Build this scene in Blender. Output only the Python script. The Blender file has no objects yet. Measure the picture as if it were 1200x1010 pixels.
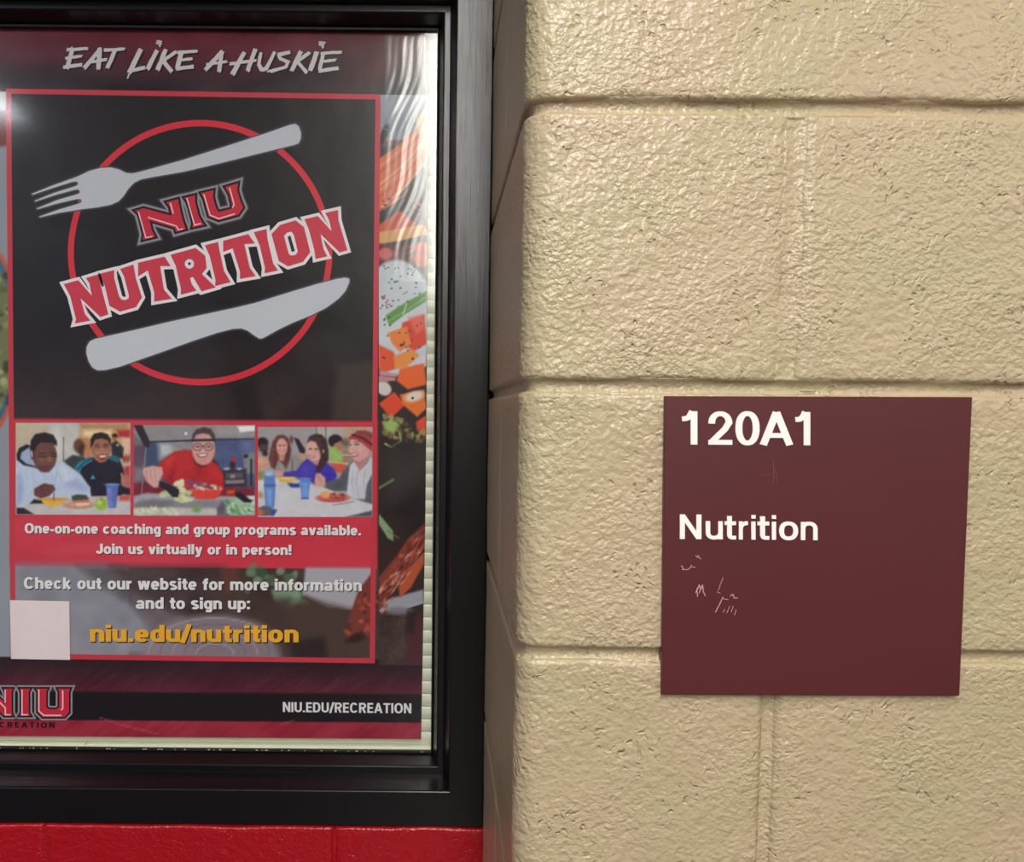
import bpy, math, random
import numpy as np
from mathutils import Matrix, Vector, Euler
random.seed(7); rng = np.random.default_rng(7)
S = bpy.context.scene
COL = S.collection
PI = math.pi

# ------------------------------------------------------------------ camera
FPX, PPX, PPY, W, H = 1000.0, 515.0, 557.0, 1200.0, 1010.0
D, CZ = 0.629, 1.50
PITCH, ROLL = math.radians(4.4), 0.0096
cd = bpy.data.cameras.new('camera'); cam = bpy.data.objects.new('camera', cd); COL.objects.link(cam)
cd.sensor_fit = 'HORIZONTAL'; cd.sensor_width = 36.0; cd.lens = FPX / W * 36.0
cd.shift_x = (W / 2 - PPX) / W; cd.shift_y = (PPY - H / 2) / W; cd.clip_start = 0.02; cd.clip_end = 50
CM = (Matrix.Rotation(PI / 2 - PITCH, 3, 'X') @ Matrix.Rotation(ROLL, 3, 'Z'))
CP = Vector((0, -D, CZ))
cam.matrix_world = Matrix.Translation(CP) @ CM.to_4x4()
S.camera = cam
CMn = np.array(CM); CPn = np.array(CP)
def U(x, y, Y):                                   # point of the plane at depth Y that the photograph shows at (x, y)
    x = np.asarray(x, float); y = np.asarray(y, float)
    d = np.stack([(x - PPX) / FPX, -(y - PPY) / FPX, -np.ones_like(x)], -1) @ CMn.T
    t = (Y - CPn[1]) / d[..., 1]
    return CPn + d * t[..., None]

# ------------------------------------------------------------------ world, lights, exposure
wd = bpy.data.worlds.new('world'); S.world = wd; wd.use_nodes = True
bg = wd.node_tree.nodes['Background']; bg.inputs[0].default_value = (0.80, 0.86, 1.0, 1); bg.inputs[1].default_value = 0.15
S.view_settings.view_transform = 'Standard'; S.view_settings.look = 'None'
S.view_settings.gamma = 1.0; S.view_settings.use_curve_mapping = False
S.view_settings.exposure = 0.62
CEIL = 2.70
STRIP_W, STRIP_P = 0.30, (12.5, 17.0, 20.0, 22.0, 22.0, 22.0)
LIGHTS = [(0.095, -1.1 - 1.2 * i, STRIP_W, 1.17, STRIP_P[i], (1.0, 0.965, 0.90)) for i in range(6)]   # x, y, size x, size y, power, colour
LIGHTS += [(-2.0, -1.6, 0.60, 0.80, 14.0, (0.80, 0.88, 1.0)), (2.1, -1.7, 0.30, 1.17, 12.0, (1.0, 0.95, 0.86)), (2.1, -4.1, 0.30, 1.17, 12.0, (1.0, 0.95, 0.86))]
for lx, ly, sx, sy, pw, c in LIGHTS:
    ld = bpy.data.lights.new('ceiling_lamp', 'AREA'); ld.shape = 'RECTANGLE'; ld.size = sx; ld.size_y = sy
    ld.energy = pw; ld.color = c
    lo = bpy.data.objects.new('ceiling_lamp', ld); COL.objects.link(lo); lo.location = (lx, ly, CEIL - 0.03)

# ------------------------------------------------------------------ helpers
def lin(c):
    c = np.asarray(c, float) / 255.0
    return np.where(c <= 0.04045, c / 12.92, ((c + 0.055) / 1.055) ** 2.4)
def l4(c): return tuple(float(v) for v in lin(c)) + (1.0,)
def mat(name, rgb, rough=0.5, coat=0.0, spec=0.5, metal=0.0, coat_rough=0.1, noise=None, bump=None):
    m = bpy.data.materials.new(name); m.use_nodes = True; nt = m.node_tree; b = nt.nodes['Principled BSDF']
    b.inputs['Base Color'].default_value = l4(rgb); b.inputs['Roughness'].default_value = rough
    b.inputs['Coat Weight'].default_value = coat; b.inputs['Coat Roughness'].default_value = coat_rough
    b.inputs['Specular IOR Level'].default_value = spec; b.inputs['Metallic'].default_value = metal
    tc = nt.nodes.new('ShaderNodeTexCoord')
    sc, amt = noise or (40.0, 0.05)
    n = nt.nodes.new('ShaderNodeTexNoise'); n.inputs['Scale'].default_value = sc; n.inputs['Detail'].default_value = 3
    nt.links.new(tc.outputs['Object'], n.inputs['Vector'])
    mx = nt.nodes.new('ShaderNodeMix'); mx.data_type = 'RGBA'
    mx.inputs[6].default_value = tuple(v * (1 - amt) for v in l4(rgb)[:3]) + (1,)
    mx.inputs[7].default_value = tuple(min(1, v * (1 + amt)) for v in l4(rgb)[:3]) + (1,)
    nt.links.new(n.outputs['Fac'], mx.inputs[0]); nt.links.new(mx.outputs[2], b.inputs['Base Color'])
    if bump:
        bs, st, di = bump
        n2 = nt.nodes.new('ShaderNodeTexNoise'); n2.inputs['Scale'].default_value = bs; n2.inputs['Detail'].default_value = 4
        nt.links.new(tc.outputs['Object'], n2.inputs['Vector'])
        bp = nt.nodes.new('ShaderNodeBump'); bp.inputs['Strength'].default_value = st; bp.inputs['Distance'].default_value = di
        nt.links.new(n2.outputs['Fac'], bp.inputs['Height']); nt.links.new(bp.outputs['Normal'], b.inputs['Normal'])
        if coat: nt.links.new(bp.outputs['Normal'], b.inputs['Coat Normal'])
    return m
def mesh_obj(name, verts, faces, m, parent=None, smooth=False, loc=None):
    me = bpy.data.meshes.new(name); me.from_pydata([tuple(map(float, v)) for v in verts], [], [tuple(int(i) for i in f) for f in faces])
    if smooth: me.polygons.foreach_set('use_smooth', [True] * len(me.polygons))
    me.update(); o = bpy.data.objects.new(name, me); COL.objects.link(o)
    if m: me.materials.append(m)
    if parent: o.parent = parent
    if loc: o.location = loc
    return o
def tag(o, label=None, cat=None, group=None, kind=None):
    for k, v in (('label', label), ('category', cat), ('group', group), ('kind', kind)):
        if v: o[k] = v
    return o
def empty(name, loc=(0, 0, 0), **k):
    o = bpy.data.objects.new(name, None); o.empty_display_size = 0.05; o.location = loc; COL.objects.link(o)
    return tag(o, **k)
def reparent(o, p):                                # keep world coordinates of meshes written in world space
    o.parent = p; o.matrix_parent_inverse = Matrix.Translation(-Vector(p.location)); return o
def box(x0, x1, y0, y1, z0, z1, bev=0.0):
    import bmesh
    bm = bmesh.new(); bmesh.ops.create_cube(bm, size=1)
    for v in bm.verts: v.co = ((x0 + x1) / 2 + v.co.x * (x1 - x0), (y0 + y1) / 2 + v.co.y * (y1 - y0), (z0 + z1) / 2 + v.co.z * (z1 - z0))
    if bev: bmesh.ops.bevel(bm, geom=list(bm.edges), offset=bev, segments=2, affect='EDGES', profile=0.5)
    vs = [tuple(v.co) for v in bm.verts]; bm.verts.index_update(); fs = [[v.index for v in f.verts] for f in bm.faces]; bm.free()
    return vs, fs
class MB:
    def __init__(s): s.v = []; s.f = []
    def add(s, vs, fs):
        n = len(s.v); s.v += [tuple(v) for v in vs]; s.f += [[i + n for i in f] for f in fs]
    def build(s, name, m, parent=None, smooth=False): 
        o = mesh_obj(name, s.v, s.f, m, None, smooth)
        if parent: reparent(o, parent)
        return o

# ------------------------------------------------------------------ materials
def paint_block(name, rgb_a, rgb_b, rough, bump_d, coat):
    m = bpy.data.materials.new(name); m.use_nodes = True; nt = m.node_tree; N = nt.nodes.new; L = nt.links.new
    b = nt.nodes['Principled BSDF']; tc = N('ShaderNodeTexCoord')
    def noise(sc, det, dis=0.0, stretch=None, rgh=0.5):
        n = N('ShaderNodeTexNoise'); n.inputs['Scale'].default_value = sc; n.inputs['Detail'].default_value = det
        n.inputs['Distortion'].default_value = dis; n.inputs['Roughness'].default_value = rgh
        if stretch:
            mp = N('ShaderNodeMapping'); mp.inputs['Rotation'].default_value = (0, stretch[0], 0); mp.inputs['Scale'].default_value = stretch[1]
            L(tc.outputs['Object'], mp.inputs['Vector']); L(mp.outputs['Vector'], n.inputs['Vector'])
        else: L(tc.outputs['Object'], n.inputs['Vector'])
        return n
    def math_(op, a, c=None, v=None):
        q = N('ShaderNodeMath'); q.operation = op; L(a, q.inputs[0])
        if c is not None: L(c, q.inputs[1])
        if v is not None: q.inputs[1].default_value = v
        return q.outputs[0]
    cn = noise(9, 3); cr = N('ShaderNodeMix'); cr.data_type = 'RGBA'
    cr.inputs[6].default_value = l4(rgb_a); cr.inputs[7].default_value = l4(rgb_b)
    rp = N('ShaderNodeValToRGB'); rp.color_ramp.elements[0].position = 0.35; rp.color_ramp.elements[1].position = 0.65
    L(cn.outputs['Fac'], rp.inputs[0]); L(rp.outputs[0], cr.inputs[0]); L(cr.outputs[2], b.inputs['Base Color'])
    b.inputs['Roughness'].default_value = rough; b.inputs['Coat Weight'].default_value = coat; b.inputs['Coat Roughness'].default_value = 0.16
    fine = noise(265, 1.4, 0.0, (0.5, (1.0, 1.0, 1.2)), 0.5)     # orange peel of the thick paint
    mid = noise(120, 1.5, 0.0, (-0.5, (1, 1, 1.2)))
    pit = N('ShaderNodeTexVoronoi'); pit.inputs['Scale'].default_value = 150; pit.inputs['Randomness'].default_value = 1.0
    pw = noise(60, 2); pm = N('ShaderNodeMix'); pm.data_type = 'VECTOR'; pm.inputs[0].default_value = 0.03
    L(tc.outputs['Object'], pm.inputs[4]); L(pw.outputs['Color'], pm.inputs[5]); L(pm.outputs[1], pit.inputs['Vector'])
    pr = N('ShaderNodeMapRange'); pr.inputs['From Min'].default_value = 0.0; pr.inputs['From Max'].default_value = 0.34
    pr.inputs['To Min'].default_value = 0.0; pr.inputs['To Max'].default_value = 1.0; L(pit.outputs['Distance'], pr.inputs['Value'])
    pres = noise(30, 2); prr = N('ShaderNodeMapRange'); prr.inputs['From Min'].default_value = 0.50; prr.inputs['From Max'].default_value = 0.64
    L(pres.outputs['Fac'], prr.inputs['Value'])
    hole = math_('MULTIPLY', math_('SUBTRACT', pr.outputs[0], v=1.0), prr.outputs[0])
    patch = noise(14, 2); pa = N('ShaderNodeMapRange'); pa.inputs['From Min'].default_value = 0.35; pa.inputs['From Max'].default_value = 0.68
    pa.inputs['To Min'].default_value = 0.35; pa.inputs['To Max'].default_value = 1.15; L(patch.outputs['Fac'], pa.inputs['Value'])
    h1 = math_('MULTIPLY', fine.outputs['Fac'], pa.outputs[0])
    h2 = math_('MULTIPLY', mid.outputs['Fac'], v=1.1)
    h3 = math_('MULTIPLY', hole, v=1.0)
    hh = math_('ADD', math_('ADD', h1, h2), h3)
    bp = N('ShaderNodeBump'); bp.inputs['Strength'].default_value = 1.0; bp.inputs['Distance'].default_value = bump_d
    L(hh, bp.inputs['Height']); L(bp.outputs['Normal'], b.inputs['Normal']); L(bp.outputs['Normal'], b.inputs['Coat Normal'])
    return m
M_BEIGE = paint_block('beige_block_paint', (180, 166, 131), (186, 165, 135), 0.42, 0.0017, 0.3)
M_RED = paint_block('red_block_paint', (164, 0, 17), (168, 0, 19), 0.35, 0.0011, 0.3)
M_FRAME = mat('black_frame_paint', (8, 6, 9), 0.38, spec=0.3, coat=0.38, coat_rough=0.20, bump=(260, 0.25, 0.0004))
nt = M_FRAME.node_tree                             # brush strokes running along the frame
M_GASKET = mat('black_gasket', (14, 14, 18), 0.5, bump=(500, 0.6, 0.0006))
M_SLAT = mat('ivory_slat', (240, 240, 218), 0.42, noise=(20, 0.03))
M_RAIL = mat('ivory_rail', (236, 236, 212), 0.40)
M_PAPER = mat('white_paper', (240, 242, 238), 0.55)
M_STICK = mat('sticker_paper', (240, 222, 226), 0.5)
M_SIGN = mat('maroon_plastic', (85, 33, 35), 0.38, spec=0.6, noise=(12, 0.06), bump=(900, 0.15, 0.0001))
M_SIGNEDGE = mat('dark_plastic_edge', (70, 34, 32), 0.5)
M_SIGNTXT = mat('white_raised_plastic', (250, 240, 236), 0.45)
M_SCRATCH = mat('pale_scratch', (205, 150, 160), 0.6)
M_SCUFF = mat('faint_scuff', (128, 72, 72), 0.6)
M_CAULK = mat('white_caulk', (215, 205, 185), 0.5, noise=(300, 0.2))
M_PLAIN = mat('corridor_paint', (78, 62, 66), 0.6)
M_CEIL = mat('ceiling_tile', (225, 225, 220), 0.8)
M_FLOOR = mat('grey_floor_tile', (66, 58, 58), 0.35)
M_METAL = mat('white_metal', (230, 230, 228), 0.4)

def printmat(name, attr=True, rgb=(255, 255, 255)):
    m = bpy.data.materials.new(name); m.use_nodes = True; nt = m.node_tree; b = nt.nodes['Principled BSDF']; N = nt.nodes.new; L = nt.links.new
    if attr:
        a = N('ShaderNodeAttribute'); a.attribute_name = 'ink'; L(a.outputs['Color'], b.inputs['Base Color'])
    else: b.inputs['Base Color'].default_value = l4(rgb)
    b.inputs['Roughness'].default_value = 0.34; b.inputs['Specular IOR Level'].default_value = 0.28
    tc = N('ShaderNodeTexCoord'); n = N('ShaderNodeTexNoise'); n.inputs['Scale'].default_value = 14; n.inputs['Detail'].default_value = 2
    L(tc.outputs['Object'], n.inputs['Vector'])
    bp = N('ShaderNodeBump'); bp.inputs['Strength'].default_value = 0.25; bp.inputs['Distance'].default_value = 0.004
    L(n.outputs['Fac'], bp.inputs['Height']); L(bp.outputs['Normal'], b.inputs['Normal'])
    return m
M_INK = printmat('printed_ink')
_ink = {}
def ink(rgb):
    if rgb not in _ink: _ink[rgb] = printmat('ink_%d_%d_%d' % rgb, False, rgb)
    return _ink[rgb]

# glass: clear pane with a real fresnel reflection
M_GLASS = bpy.data.materials.new('clear_glass'); M_GLASS.use_nodes = True; nt = M_GLASS.node_tree; nt.nodes.clear()
o_ = nt.nodes.new('ShaderNodeOutputMaterial'); mx = nt.nodes.new('ShaderNodeMixShader'); tr = nt.nodes.new('ShaderNodeBsdfTransparent')
gl = nt.nodes.new('ShaderNodeBsdfGlossy'); fr = nt.nodes.new('ShaderNodeFresnel'); fr.inputs['IOR'].default_value = 1.5
geo = nt.nodes.new('ShaderNodeNewGeometry'); ior = nt.nodes.new('ShaderNodeMapRange')      # same reflectance from either side of the pane
ior.inputs['To Min'].default_value = 1.62; ior.inputs['To Max'].default_value = 1 / 1.62
nt.links.new(geo.outputs['Backfacing'], ior.inputs['Value']); nt.links.new(ior.outputs[0], fr.inputs['IOR'])
gl.inputs['Roughness'].default_value = 0.05; tr.inputs['Color'].default_value = (0.97, 0.98, 0.975, 1)
tcg = nt.nodes.new('ShaderNodeTexCoord'); ng = nt.nodes.new('ShaderNodeTexNoise'); ng.inputs['Scale'].default_value = 9
rg = nt.nodes.new('ShaderNodeMapRange'); rg.inputs['To Min'].default_value = 0.03; rg.inputs['To Max'].default_value = 0.13    # smudged in places
nt.links.new(tcg.outputs['Object'], ng.inputs['Vector']); nt.links.new(ng.outputs['Fac'], rg.inputs['Value']); nt.links.new(rg.outputs[0], gl.inputs['Roughness'])
nt.links.new(fr.outputs[0], mx.inputs[0]); nt.links.new(tr.outputs[0], mx.inputs[1]); nt.links.new(gl.outputs[0], mx.inputs[2]); nt.links.new(mx.outputs[0], o_.inputs[0])

# ------------------------------------------------------------------ setting: corridor shell
YF, Y1, YG = 0.418, 0.454, 0.483                   # frame face, inner step, glass
X0 = 0.0596                                        # jamb plane of the block pier
RB = 0.020                                         # bullnose radius
XL, XR, YB = -2.6, 3.6, -8.4
def shell(name, b, m):
    o = mesh_obj(name, *box(*b), m); tag(o, kind='structure'); return o
shell('floor', (XL, XR, YB, 0.60, -0.05, 0.0), M_FLOOR)
shell('ceiling', (XL, XR, YB, 0.60, CEIL, CEIL + 0.05), M_CEIL)
shell('wall_back', (XL, XR, YB - 0.1, YB, 0.0, CEIL), M_PLAIN)

# ---- block wall to the right (beige pier with a bullnose edge)
JZ = [float(U(900, y, 0.0)[2]) for y in (124.8, 454.2, 769.0)]    # bed joints
JH = 0.0098
XJ = float(U(922, 455, 0)[0])                      # head joint of the half-block courses
def arc_path(xr, end_round, yd=0.46):
    """plan outline of a block: jamb (back to front), bullnose, front face; returns points and outward normals"""
    P = []
    for y in np.linspace(yd, RB, max(8, int(yd / 0.006))): P.append((X0, y, -1, 0))
    for a in np.linspace(PI, 1.5 * PI, 15)[1:]: P.append((X0 + RB + RB * math.cos(a), RB + RB * math.sin(a), math.cos(a), math.sin(a)))
    x = X0 + RB; n = max(2, int((xr - x) / 0.005))
    for q in np.linspace(x, xr, n)[1:]: P.append((q, 0.0, 0, -1))
    return P
def flat_path(xl, xr):
    return [(q, 0.0, 0, -1) for q in np.linspace(xl, xr, max(3, int((xr - xl) / 0.005)))]
def wob(x, y, z, k=1.0):
    return 0.00035 * k * (math.sin(41 * x + 23 * z + 3 * y) + math.sin(97 * z - 61 * x + 1.3) * 0.7 + math.sin(210 * x + 33 * z + 90 * y) * 0.3)
def block(path, z0, z1, name, m, parent, closed_left=False, r=0.0035, basey=0.0, hr=0.0035):
    """rounded block shell: front skin that rolls back into its joints"""
    zs = []
    for t in (0, 0.12, 0.35, 0.65, 1.0): zs.append((z0 + r * t, r * (1 - math.sqrt(max(0, 1 - (1 - t) ** 2)))))
    zs = [(z0, 0.008)] + zs
    n = max(4, int((z1 - z0) / 0.006))
    for q in np.linspace(z0 + r, z1 - r, n)[1:-1]: zs.append((q, 0.0))
    zt = [(z1 - (z - z0), d) for z, d in reversed(zs[:6])]
    zs += zt
    cols = list(path); xr = cols[-1][0]; xl = cols[0][0]
    vs = []; fs = []
    for (px, py, nx, ny) in cols:
        dr = max(0.0, hr - (xr - px)) if hr else 0
        e = hr * (1 - math.sqrt(max(0, 1 - (dr / hr) ** 2))) if (hr and ny < -0.9) else 0
        if closed_left and ny < -0.9:
            dl = max(0.0, hr - (px - xl)); e = max(e, hr * (1 - math.sqrt(max(0, 1 - (dl / hr) ** 2))))
        for (z, d) in zs:
            w = wob(px, py, z)
            dd = d + e + w * 0.8
            zz = z + (wob(px, py, z * 0.2 + 7 * (z > (z0 + z1) / 2), 1.2) if d > 0 else 0)
            vs.append((px - nx * dd, py - ny * dd, zz))
    nz = len(zs)
    # right end returns into the wall
    extra = []
    if hr:
        for (z, d) in zs: extra.append((xr, 0.008, z))
    base = len(vs); vs += extra; ncol = len(cols) + (1 if hr else 0)
    if closed_left:
        vs = [(xl, 0.008, z) for z, d in zs] + vs; ncol += 1
    for i in range(ncol - 1):
        for k in range(nz - 1):
            a = i * nz + k; fs.append((a, a + nz, a + nz + 1, a + 1))
    vs = [(x, y + basey, z) for x, y, z in vs]
    # solid back
    b0 = len(vs); n0 = len(vs)
    o = mesh_obj(name, vs, fs, m, None, True); reparent(o, parent); return o
WR = empty('wall_right', (X0, 0.1, 0.0), kind='structure')
g = JH / 2
PITCHZ = 0.2032
beds = [JZ[0] + 2 * PITCHZ, JZ[0] + PITCHZ] + JZ + [JZ[2] - PITCHZ, JZ[2] - 2 * PITCHZ]
for r_ in range(len(beds) - 1):
    zt, zb = beds[r_] - g, beds[r_ + 1] + g
    half = (r_ % 2 == 0)                            # row index 2 (between first two visible joints) is a half-block course
    xj = XJ + (0.0 if half else 0.2032)
    if not half: xj = XJ + 0.2032
    hj = 0.0045 if half else g
    off = -0.003 if r_ == 4 else 0.0
    block(arc_path(xj + off - hj, True, 0.46 if half else 0.1985), zb, zt, 'block', M_BEIGE, WR, hr=0.003 if half else 0.0035)
    if not half:                                    # second block along the jamb
        p2 = [(X0, y, -1, 0) for y in np.linspace(0.46, 0.2025, 40)] + [(X0 + 0.0015, 0.2015, -1, 0), (X0 + 0.006, 0.201, -1, 0)]
        block(p2, zb, zt, 'block', M_BEIGE, WR, hr=0)
    x = xj + off + hj
    while x < 1.3:
        block(flat_path(x, x + 0.4064 - 2 * g), zb, zt, 'block', M_BEIGE, WR, closed_left=True, hr=0.003 if half else 0.0035)
        x += 0.4064
# mortar: tooled (concave) bed joints following the bullnose, and shallow head joints
mb = MB()
def bed(z, xmax):
    path = arc_path(xmax, False); prof = []
    for t in np.linspace(-1, 1, 9): prof.append((z + t * (g + 0.0016), 0.0022 + 0.0042 * (1 - t * t) ** 0.8 if abs(t) < 1 else 0.0010))
    vs = []; nz = len(prof) + 2
    for (px, py, nx, ny) in path:
        for (zz, d) in [(z - g - 0.0034, 0.0042)] + prof + [(z + g + 0.0034, 0.0042)]:
            dd = d + wob(px, py, zz * 0.3, 0.7); vs.append((px - nx * dd, py - ny * dd, zz + 0.0006 * math.sin(60 * px + z * 9)))
    fs = [(i * nz + k, (i + 1) * nz + k, (i + 1) * nz + k + 1, i * nz + k + 1) for i in range(len(path) - 1) for k in range(nz - 1)]
    mb.add(vs, fs)
for z in beds: bed(z, 1.3)
def head(x, z0, z1, hw, depth):
    vs = []; zz = np.linspace(z0, z1, 30)
    prof = [(-hw - 0.0045, 0.004)] + [(t * (hw + 0.0028), 0.0006 + depth * (1 - t * t)) for t in np.linspace(-1, 1, 7)] + [(hw + 0.0045, 0.004)]
    for z in zz:
        for (dx, d) in prof: vs.append((x + dx + 0.0008 * math.sin(z * 50), d + wob(x, 0, z, 1.2), z))
    fs = [(i * 9 + k, i * 9 + k + 1, (i + 1) * 9 + k + 1, (i + 1) * 9 + k) for i in range(29) for k in range(8)]
    mb.add(vs, fs)
for r_ in range(len(beds) - 1):
    zt, zb = beds[r_], beds[r_ + 1]; half = (r_ % 2 == 0)
    x = (XJ if half else XJ + 0.2032) + (-0.003 if r_ == 4 else 0)
    first = True
    while x < 1.3:
        head(x, zb + g + 0.0006, zt - g - 0.0006, 0.0062 if half else g, 0.0022 if r_ == 2 else 0.0042); x += 0.4064
mo = mb.build('mortar', M_BEIGE, WR, True)
# plain continuation of the same wall above, below and to the right, so that the room is closed
ct = MB(); ct.add(*box(1.28, XR, 0.0, 0.50, 0.0, CEIL)); ct.add(*box(X0 + 0.001, 1.28, 0.003, 0.50, 0.0, beds[-1])); ct.add(*box(X0 + 0.001, 1.28, 0.003, 0.50, beds[0], CEIL))
ct.add(*box(X0 + 0.0085, 1.28, 0.012, 0.50, beds[-1], beds[0]))
ct.build('wall_core', M_BEIGE, WR)

# ---- recessed wall around the window (painted red below it)
WL = empty('wall_left', (-0.2, 0.2, 0.0), kind='structure')
YR = YF - 0.004
ZS = float(U(380, 968, YF)[2])                      # underside of the frame
ZT = float(U(380, 33, YG)[2]) + 0.0066 * 2 + 0.009 + 0.044; XWL = float(U(-175, 500, YF)[0])
ZR = float(U(300, 969, YR)[2])
rj = [float(U(52, 1000, YR)[0]), float(U(392, 1000, YR)[0])]
xe = float(U(568, 1000, YR)[0])
edges = [rj[0] - 0.25, rj[0], rj[1], xe + 0.001]
for row in range(3):
    z1 = ZR - row * 0.2032; z0 = z1 - 0.2032
    sh = 0 if row % 2 == 0 else 0.1
    ed = edges if row % 2 == 0 else [rj[0] - 0.2, rj[0] + 0.12, xe + 0.001]
    for a, b_ in zip(ed[:-1], ed[1:]):
        block(flat_path(a + 0.0008, b_ - (0.0008 if b_ < xe else 0)), z0 + (0.004), z1 - (0.0 if row == 0 else 0.004), 'block', M_RED, WL, closed_left=True, r=0.003, basey=YR, hr=0.0014)
mo2 = MB()
mo2.add(*box(edges[0] - 0.1, xe, YR + 0.0010, YR + 0.08, ZR - 0.61, ZR - 0.002))
o = mo2.build('mortar', M_RED, WL)
core = MB()
core.add(*box(XL, X0, YF + 0.015, YF + 0.115, 0.0, ZR - 0.61));
upw = MB(); upw.add(*box(XL, X0 - 0.0005, YF - 0.004, YF + 0.115, ZT + 0.001, CEIL)); upw.build('wall_core', M_BEIGE, WL)
core.add(*box(XL, XWL - 0.001, YF - 0.004, YF + 0.115, ZR - 0.61, ZT + 0.001)); core.add(*box(XWL, edges[0] - 0.1, YF - 0.004, YF + 0.11, ZR - 0.61, ZS - 0.001))
core.add(*box(X0 - 0.02, X0 + 0.03, YF + 0.02, YF + 0.11, ZR - 0.6, ZT + 0.3))
core.build('wall_core', M_PLAIN, WL)
# bead of white caulk between the red wall and the jamb
pts = [U(x, y, YR - 0.002 + 0.001 * i / 5) for i, (x, y) in enumerate([(569.0, 955), (567.4, 964), (568.2, 972), (570.0, 990), (571.5, 1010), (572, 1060)])]
cw = [0.0002, 0.0008, 0.0010, 0.0010, 0.0011, 0.0010]; cv = []; cf = []
for i, (p, w_) in enumerate(zip(pts, cw)):
    for k in range(8): cv.append((p[0] + w_ * math.cos(k * PI / 4), p[1] + w_ * math.sin(k * PI / 4), p[2]))
    if i: cf += [((i - 1) * 8 + k, (i - 1) * 8 + (k + 1) % 8, i * 8 + (k + 1) % 8, i * 8 + k) for k in range(8)]
o = mesh_obj('caulk_bead', cv, cf, M_CAULK, None, True); reparent(o, WL); o['label'] = 'thin white unpainted caulk line'

# ------------------------------------------------------------------ window
XS2 = float(U(530, 505, YF)[0]); XS1 = float(U(515.6, 505, Y1)[0])
ZB2 = float(U(380, 926, YF)[2]); ZB1 = float(U(380, 896.5, Y1)[2])
SL = 0.0066                                         # in-plane width of each sloped stop
ZT1 = float(U(380, 33, YG)[2]) + SL; ZT2 = ZT1 + 0.009 + SL; ZTO = ZT2 + 0.044
XLo = float(U(-153, 500, YF)[0]); XL2 = XLo + 0.044; XL1 = XL2 + 0.015
WIN = empty('window_1', (-0.15, YF + 0.05, ZS), kind='structure')
# profile of a frame member, going outward: (which outline, depth)
outl = {0: (XL1, XS1, ZB1, ZT1), 1: (XL2, XS2, ZB2, ZT2), 2: (XLo, X0 - 0.0004, ZS, ZTO)}
def prof_pts():
    e = 0.0017; P = []
    def mix(o1, u, y): P.append((o1, u, y))
    mix(0, -SL, YG + 0.010); mix(0, -SL, YG - 0.002); mix(0, -SL + 0.0008, YG - 0.0035); mix(0, -0.0004, Y1 + e); mix(0, e * .4, Y1 + e * .2); mix(0, e, Y1)
    mix(1, -SL - 0.0006, Y1); mix(1, -SL, Y1 - 0.0008); mix(1, -0.0005, YF + e * 1.3); mix(1, e * .3, YF + e * .3); mix(1, e, YF)
    mix(2, -e, YF); mix(2, -e * .3, YF + e * .3); mix(2, 0, YF + e); mix(2, 0, YF + 0.085)
    return P
PP = prof_pts()
def corners(oi, u, y):
    a, b_, c, d_ = outl[oi]
    return [(a - u, y, c - u), (b_ + u, y, c - u), (b_ + u, y, d_ + u), (a - u, y, d_ + u)]
def member(k, name, bow=0.0):
    vs = []; seg = 24
    for (oi, u, y) in PP:
        cs = corners(oi, u, y); p, q = cs[k], cs[(k + 1) % 4]
        for t in np.linspace(0, 1, seg + 1):
            v = [p[i] * (1 - t) + q[i] * t for i in range(3)]
            vs.append(v)
    n = seg + 1
    fs = [(i * n + j, i * n + j + 1, (i + 1) * n + j + 1, (i + 1) * n + j) for i in range(len(PP) - 1) for j in range(seg)]
    o = mesh_obj(name, vs, [f[::-1] for f in fs], M_FRAME if k in (0, 2) else M_FRAMEV, None, False); reparent(o, WIN); return o
def brushed(m, axis_scale):
    nt = m.node_tree; b = nt.nodes['Principled BSDF']; tc = nt.nodes.new('ShaderNodeTexCoord'); mp = nt.nodes.new('ShaderNodeMapping')
    mp.inputs['Scale'].default_value = axis_scale; n = nt.nodes.new('ShaderNodeTexNoise'); n.inputs['Scale'].default_value = 1.0; n.inputs['Detail'].default_value = 3
    bp = nt.nodes.new('ShaderNodeBump'); bp.inputs['Strength'].default_value = 0.35; bp.inputs['Distance'].default_value = 0.0004
    nt.links.new(tc.outputs['Object'], mp.inputs[0]); nt.links.new(mp.outputs[0], n.inputs['Vector']); nt.links.new(n.outputs['Fac'], bp.inputs['Height'])
    nt.links.new(bp.outputs['Normal'], b.inputs['Normal']); nt.links.new(bp.outputs['Normal'], b.inputs['Coat Normal'])
M_FRAMEV = M_FRAME.copy(); M_FRAMEV.name = 'black_frame_paint_upright'
brushed(M_FRAMEV, (700, 700, 9)); brushed(M_FRAME, (9, 700, 500))
member(0, 'bottom_rail'); member(1, 'stile'); member(2, 'top_rail'); member(3, 'stile')
gk = MB()
a, b_, c, d_ = outl[0]; a += SL; b_ -= SL; c += SL; d_ -= SL
for bx in ((a, b_, c, c + 0.0032), (a, b_, d_ - 0.0032, d_), (b_ - 0.0014, b_, c, d_), (a, a + 0.0014, c, d_)):
    gk.add(*box(bx[0], bx[1], YG - 0.004, YG + 0.001, bx[2], bx[3], 0.0004))
gk.build('gasket', M_GASKET, WIN)
# bits of white paint left along the gasket
bit = MB()
for i in range(46):
    x = random.uniform(a, b_); s_ = random.uniform(0.0003, 0.0009)
    bit.add(*box(x - s_ * 1.6, x + s_ * 1.6, YG - 0.0052, YG - 0.0038, c + 0.0022, c + 0.0022 + s_, 0.0001))
o = bit.build('paint_specks', M_CAULK, WIN); o['kind'] = 'stuff'
o = mesh_obj('glass_pane', [(a - .004, YG, c - .004), (b_ + .004, YG, c - .004), (b_ + .004, YG, d_ + .004), (a - .004, YG, d_ + .004)], [(0, 1, 2, 3)], M_GLASS); reparent(o, WIN)

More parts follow.
